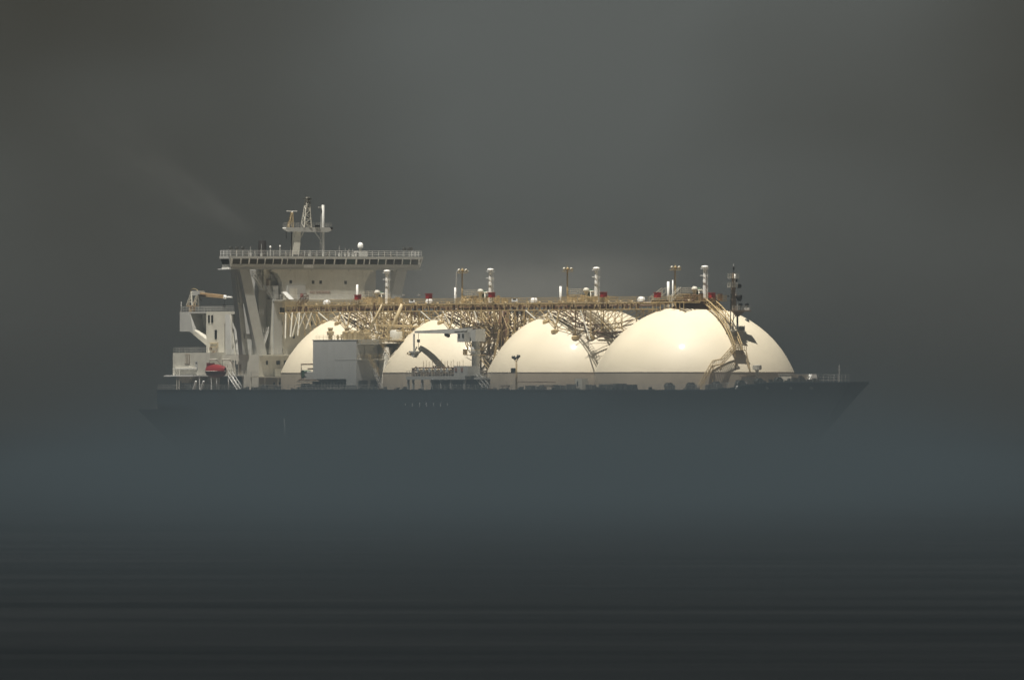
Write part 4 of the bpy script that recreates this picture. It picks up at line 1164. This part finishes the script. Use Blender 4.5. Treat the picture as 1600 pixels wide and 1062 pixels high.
MB().lathe((100.5, -2.2, 15.2), [(.35, 0), (.35, 3.9), (.9, 4.0), (.9, 4.9), (.01, 5.0)], 12, False).build('ventilator', M_CREAM, ship)
js = MB().tube((130.6, 0, 16.6), (130.6, 0, 20.2), .08, 6).tube((130.6, -.6, 19.2), (130.6, .6, 19.2), .04, 4).build('jackstaff', M_GREY, ship)
# starboard side deck, forward of the manifold
lk = locker(62.0, -21.7, 3.0, 1.4, 2.4, M_CREAM, 15.05)
MB().box((61.3, -22.45, 15.9), (61.8, -22.4, 16.9)).build('door', M_DARK, lk)
for u, wd, h in ((59.2, 3.6, 1.3), (53.3, 1.0, 1.1), (55.2, 1.8, 1.0), (66.0, .6, 1.2), (68.0, .6, 1.2), (73.5, 4.4, 1.3), (79.5, 4.0, 1.4), (84.5, 3.0, 1.2), (41.0, 2.6, 1.0), (44.5, 2.2, .9), (29.5, .9, .5), (20.7, .8, .5), (23.5, .8, .5), (-33.0+8, .7, .5), (-18.0, .7, .5), (-72.0, 1.4, .9), (-78.0, 1.2, 1.2), (-82.0, 2.2, .7)):
    locker(u, -22.3, wd, 1.0, h, M_DARK if h > .6 else M_BROWN)
for u in (47.5, 33.5, 10): pass
for u, m in ((49.5, M_BROWN), (30.5, M_BROWN)):
    o = bx('pipe_stand', (u-1.6, -22.8, 15.7), (u+1.6, -22.2, 16.1), M_LOUVRE, ship)
    MB().tube((u-1.2, -22.5, 15), (u-1.2, -22.5, 15.7), .1).tube((u+1.2, -22.5, 15), (u+1.2, -22.5, 15.7), .1).parts('stand', M_BROWN, o)
# flood light post in front of the second dome
dl = MB().tube((33.6, -21.6, 15), (33.6, -21.6, 21.5), .22, 8, .16).build('deck_light_post', M_TAN, ship)
for k, (du, dz) in enumerate(((-1.3, 21.8), (-.2, 21.6), (.9, 22.0))):
    MB().tube((33.6, -21.6, 20.9), (33.6+du, -21.6, dz-.3), .09).tube((33.6+du-.25, -21.7, dz), (33.6+du+.25, -21.5, dz), .3, 10).build('lamp_head', M_DARK, dl)
bx('switch_box', (31.9, -22.0, 18.7), (33.3, -21.4, 19.6), M_BLACK, dl)
MB().tube((34.5, -21.8, 16.75), (51, -21.8, 16.7), .07).build('deck_pipe', M_BROWN, ship)
MB().box((-62, -23.3, 15.05), (-38.6, -23.2, 15.5)).build('deck_coaming', M_GREY, ship)
# valves and pipes scattered along the starboard side
cl = MB()
for i in range(110):
    u = rnd.uniform(-88, 96); s = rnd.uniform(.1, .3)
    cl.box((u-s, -23.2-.2, 15.05), (u+s, -22.9, 15.1+rnd.uniform(.2, .75)))
c_ = cl.build('deck_valve', M_DARK, ship); c_['kind'] = 'stuff'
cl = MB()
for i in range(60):
    u = rnd.uniform(92, 128); s = rnd.uniform(.15, .45); w_ = half_w(u, 15.5)
    v = rnd.uniform(-.8*w_, -.2*w_)
    cl.box((u-s, v-s, deck_z(u)-.1), (u+s, v+s, deck_z(u)+rnd.uniform(.4, 1.4)))
c_ = cl.build('foredeck_fitting', M_DARK, ship); c_['kind'] = 'stuff'

# ================================================================== lifeboat (hangs in its davits)
lb = bpy.data.objects.new('lifeboat', None); COL.objects.link(lb)
lb.location = SR @ Vector((-100.6, -22.3, 17.75))
lb.rotation_euler = (0, 0, HEAD)
lb['label'] = 'red enclosed lifeboat hanging over the side below the bridge wing'
lb['category'] = 'lifeboat'
def boat_shell(z_of, w_of, name, m, zs):
    b_ = MB(); NS = 20; ring = []
    rows = []
    for (zf, wf) in zs:
        rows.append([(lerp(-4.3, 4.3, i/NS), wf*1.35*max(.03, (1-abs(lerp(-1, 1, i/NS))**2.6))**.6, zf(lerp(-1, 1, i/NS))) for i in range(NS+1)])
    n = NS+1
    for sgn in (-1, 1):
        vs = [(u, sgn*w_, z) for r in rows for u, w_, z in r]
        fs = []
        for j in range(len(rows)-1):
            for i in range(NS):
                f = (j*n+i, j*n+i+1, (j+1)*n+i+1, (j+1)*n+i)
                fs.append(f if sgn < 0 else f[::-1])
        b_.add(vs, fs, True)
    return b_.build(name, m, lb)
M_LBH = mat('lifeboat_hull_red', (0.13, 0.007, 0.010), 0.5, 0.1)
M_LB = mat('lifeboat_canopy_red', (0.22, 0.012, 0.016), 0.45, 0.08)
boat_shell(0, 0, 'boat_hull', M_LBH, [(lambda s: .0+.5*abs(s)**3, .02), (lambda s: .25+.5*abs(s)**3, .55), (lambda s: .8+.25*abs(s)**3, .9), (lambda s: 1.3+.1*abs(s)**3, 1.0)])
boat_shell(0, 0, 'canopy', M_LB, [(lambda s: 1.38+.08*abs(s)**3, .98), (lambda s: 1.9, .88), (lambda s: 2.45-.3*abs(s)**2, .6), (lambda s: 2.75-.6*abs(s)**2, .3), (lambda s: 2.8-.7*abs(s)**2, .02)])
MB().path([(lerp(-3.8, 3.8, i/16), -1.36*max(.03, (1-abs(lerp(-1,1,i/16))**2.6))**.6, 1.34) for i in range(17)], .07, 5).build('rubbing_strake', M_CREAM, lb)
MB().box((-3.3, -.6, 2.2), (-1.7, .6, 3.1)).build('steering_turret', M_LBH, lb)
MB().tube((-3.0, 0, 2.2), (-3.0, 0, 3.6), .05).tube((3.0, 0, 2.2), (3.0, 0, 3.6), .05).parts('lifting_hook', M_BLACK, lb)
dv = MB()
for u in (-103.6, -97.6):
    dv.path([(u, -19.5, 18.2), (u, -19.7, 20.6), (u, -20.6, 21.6), (u, -22.3, 21.5)], .16, 6)
dv.build('boat_davit', M_CREAM, ship)

# ================================================================== smoke, fog, haze
def volume_mat(name, col, dens, g, emis=0.0):
    m = bpy.data.materials.new(name); m.use_nodes = True
    t = m.node_tree; t.nodes.clear()
    o = t.nodes.new('ShaderNodeOutputMaterial'); p = t.nodes.new('ShaderNodeVolumePrincipled')
    p.inputs['Color'].default_value = (*col, 1)
    p.inputs['Density'].default_value = dens
    p.inputs['Anisotropy'].default_value = g
    t.links.new(p.outputs[0], o.inputs['Volume'])
    return m
HAZE = volume_mat('haze_air', (0.56, 0.60, 0.62), 0.00010, 0.82)
bxh = MB().box((-14100, -14100, -1.0), (14100, 14100, 90.0)).build('haze', HAZE)
bxh['kind'] = 'stuff'; bxh['label'] = 'thin grey haze over the open sea'
def cloud_volume(name, a, b, col, g, step, build):
    """a box of air whose density the function build() shapes in object space"""
    m = bpy.data.materials.new(name+'_air'); m.use_nodes = True
    t = m.node_tree; t.nodes.clear()
    o = t.nodes.new('ShaderNodeOutputMaterial'); p = t.nodes.new('ShaderNodeVolumePrincipled')
    p.inputs['Color'].default_value = (*col, 1)
    p.inputs['Anisotropy'].default_value = g
    co = t.nodes.new('ShaderNodeTexCoord')
    sp = t.nodes.new('ShaderNodeSeparateXYZ')
    t.links.new(co.outputs['Object'], sp.inputs[0])
    def M(op, x, y=None, z=None):
        n_ = t.nodes.new('ShaderNodeMath'); n_.operation = op
        for k, q in enumerate((x, y, z)):
            if q is None: continue
            if isinstance(q, (int, float)): n_.inputs[k].default_value = q
            else: t.links.new(q, n_.inputs[k])
        return n_.outputs[0]
    def S(x, lo, hi):       # smooth 0..1
        n_ = t.nodes.new('ShaderNodeMapRange'); n_.interpolation_type = 'SMOOTHSTEP'
        n_.inputs['From Min'].default_value = lo; n_.inputs['From Max'].default_value = hi
        t.links.new(x, n_.inputs['Value'])
        return n_.outputs[0]
    def NZ(sc_, detail=2):
        mp_ = t.nodes.new('ShaderNodeMapping'); mp_.inputs['Scale'].default_value = sc_
        z_ = t.nodes.new('ShaderNodeTexNoise'); z_.inputs['Scale'].default_value = 1; z_.inputs['Detail'].default_value = detail
        t.links.new(co.outputs['Object'], mp_.inputs['Vector']); t.links.new(mp_.outputs[0], z_.inputs['Vector'])
        return z_.outputs['Fac']
    t.links.new(build(sp.outputs[0], sp.outputs[1], sp.outputs[2], M, S, NZ), p.inputs['Density'])
    t.links.new(p.outputs[0], o.inputs['Volume'])
    m.cycles.volume_step_rate = step
    o_ = MB().box(a, b).build(name, m)
    o_['kind'] = 'stuff'
    return o_
def fog_density(x, y, z, M, S, NZ):
    # thick on the water, thinning upward; widest round the ship, gone 150 m to either side
    n_ = M('MULTIPLY_ADD', NZ((0.010, 0.003, 0.06)), 0.9, 0.55)
    lat = M('POWER', M('MULTIPLY', M('ADD', x, 4.0), 1/67.0), 2.0)
    lat = M('EXPONENT', M('MULTIPLY', M('POWER', lat, 1.3), -1.0))
    hi = M('MULTIPLY', M('MULTIPLY', M('EXPONENT', M('MULTIPLY', z, -1/7.6)), S(y, -3000.0, -500.0)), 0.0052)
    lo = M('MULTIPLY', M('MULTIPLY', M('EXPONENT', M('MULTIPLY', z, -1/3.2)), S(y, -2000.0, -100.0)), 0.013)
    d = M('MULTIPLY', M('MULTIPLY', M('ADD', hi, lo), lat), S(y, 560.0, 250.0))
    return M('MULTIPLY', d, n_)
f = cloud_volume('fog_bank', (-180, -3000, 0.4), (172, 580, 42), (0.205, 0.288, 0.355), 0.65, 0.3, fog_density)
f['label'] = 'low bank of blue grey fog lying on the sea around the hull'
def murk_density(x, y, z, M, S, NZ):
    # far sea fog that swallows the horizon
    d = M('MULTIPLY', M('EXPONENT', M('MULTIPLY', z, -1/20.0)), S(y, 620.0, 2600.0))
    return M('MULTIPLY', M('MULTIPLY', d, M('MULTIPLY_ADD', NZ((0.0012, 0.0012, 0.02)), 0.8, 0.6)), 0.0009)
f = cloud_volume('sea_fog', (-1500, 600, 0.5), (1500, 7000, 88), (0.12, 0.125, 0.12), 0.65, 0.3, murk_density)
f['label'] = 'dark murky fog far out over the sea behind the ship'
def added_mist_density(x, y, z, M, S, NZ):  # pale volume added to lighten the air behind the rack
    q = M('ADD', M('POWER', M('MULTIPLY', M('ADD', x, 3.0), 1/30.0), 2.0), M('POWER', M('MULTIPLY', M('SUBTRACT', z, 34.5), 1/7.5), 2.0))
    q = M('ADD', q, M('POWER', M('MULTIPLY', M('SUBTRACT', y, 80.0), 1/26.0), 2.0))
    e_ = M('EXPONENT', M('MULTIPLY', q, -1.0))
    n_ = S(NZ((0.04, 0.02, 0.09), 3), 0.1, 0.75)
    return M('MULTIPLY', M('MULTIPLY', e_, n_), 0.030)
f = cloud_volume('added_bright_mist', (-85, 20, 14), (85, 145, 58), (0.9, 0.9, 0.86), 0.5, 0.2, added_mist_density)
f['label'] = 'added pale mist that brightens the air behind the pipe rack and the bridge'
def smoke_density(x, y, z, M, S, NZ):
    # object space: x runs along the drift of the plume from the funnel mouth
    w_ = M('MULTIPLY_ADD', x, 0.13, 0.9)
    wav = M('MULTIPLY', M('SINE', M('MULTIPLY', x, 0.10)), M('MULTIPLY', x, 0.02))
    q = M('ADD', M('POWER', M('DIVIDE', M('ADD', z, wav), w_), 2.0), M('POWER', M('DIVIDE', y, w_), 2.0))
    e_ = M('EXPONENT', M('MULTIPLY', q, -1.0))
    n_ = S(NZ((0.12, 0.3, 0.3), 3), 0.30, 0.62)
    thin = M('DIVIDE', 0.036, w_)
    fade = M('MULTIPLY', S(x, 0.5, 6.0), S(x, 60.0, 10.0))
    return M('MULTIPLY', M('MULTIPLY', M('MULTIPLY', e_, n_), thin), fade)
f = cloud_volume('smoke_plume', (0, -12, -12), (62, 12, 12), (0.95, 0.95, 0.95), 0.4, 0.2, smoke_density)
f.location = SR @ Vector((-122.6, 0, 47.2))
f.rotation_euler = (0, R(-33), R(172))
f['label'] = 'faint grey smoke drifting up and aft from the black funnel pipe'
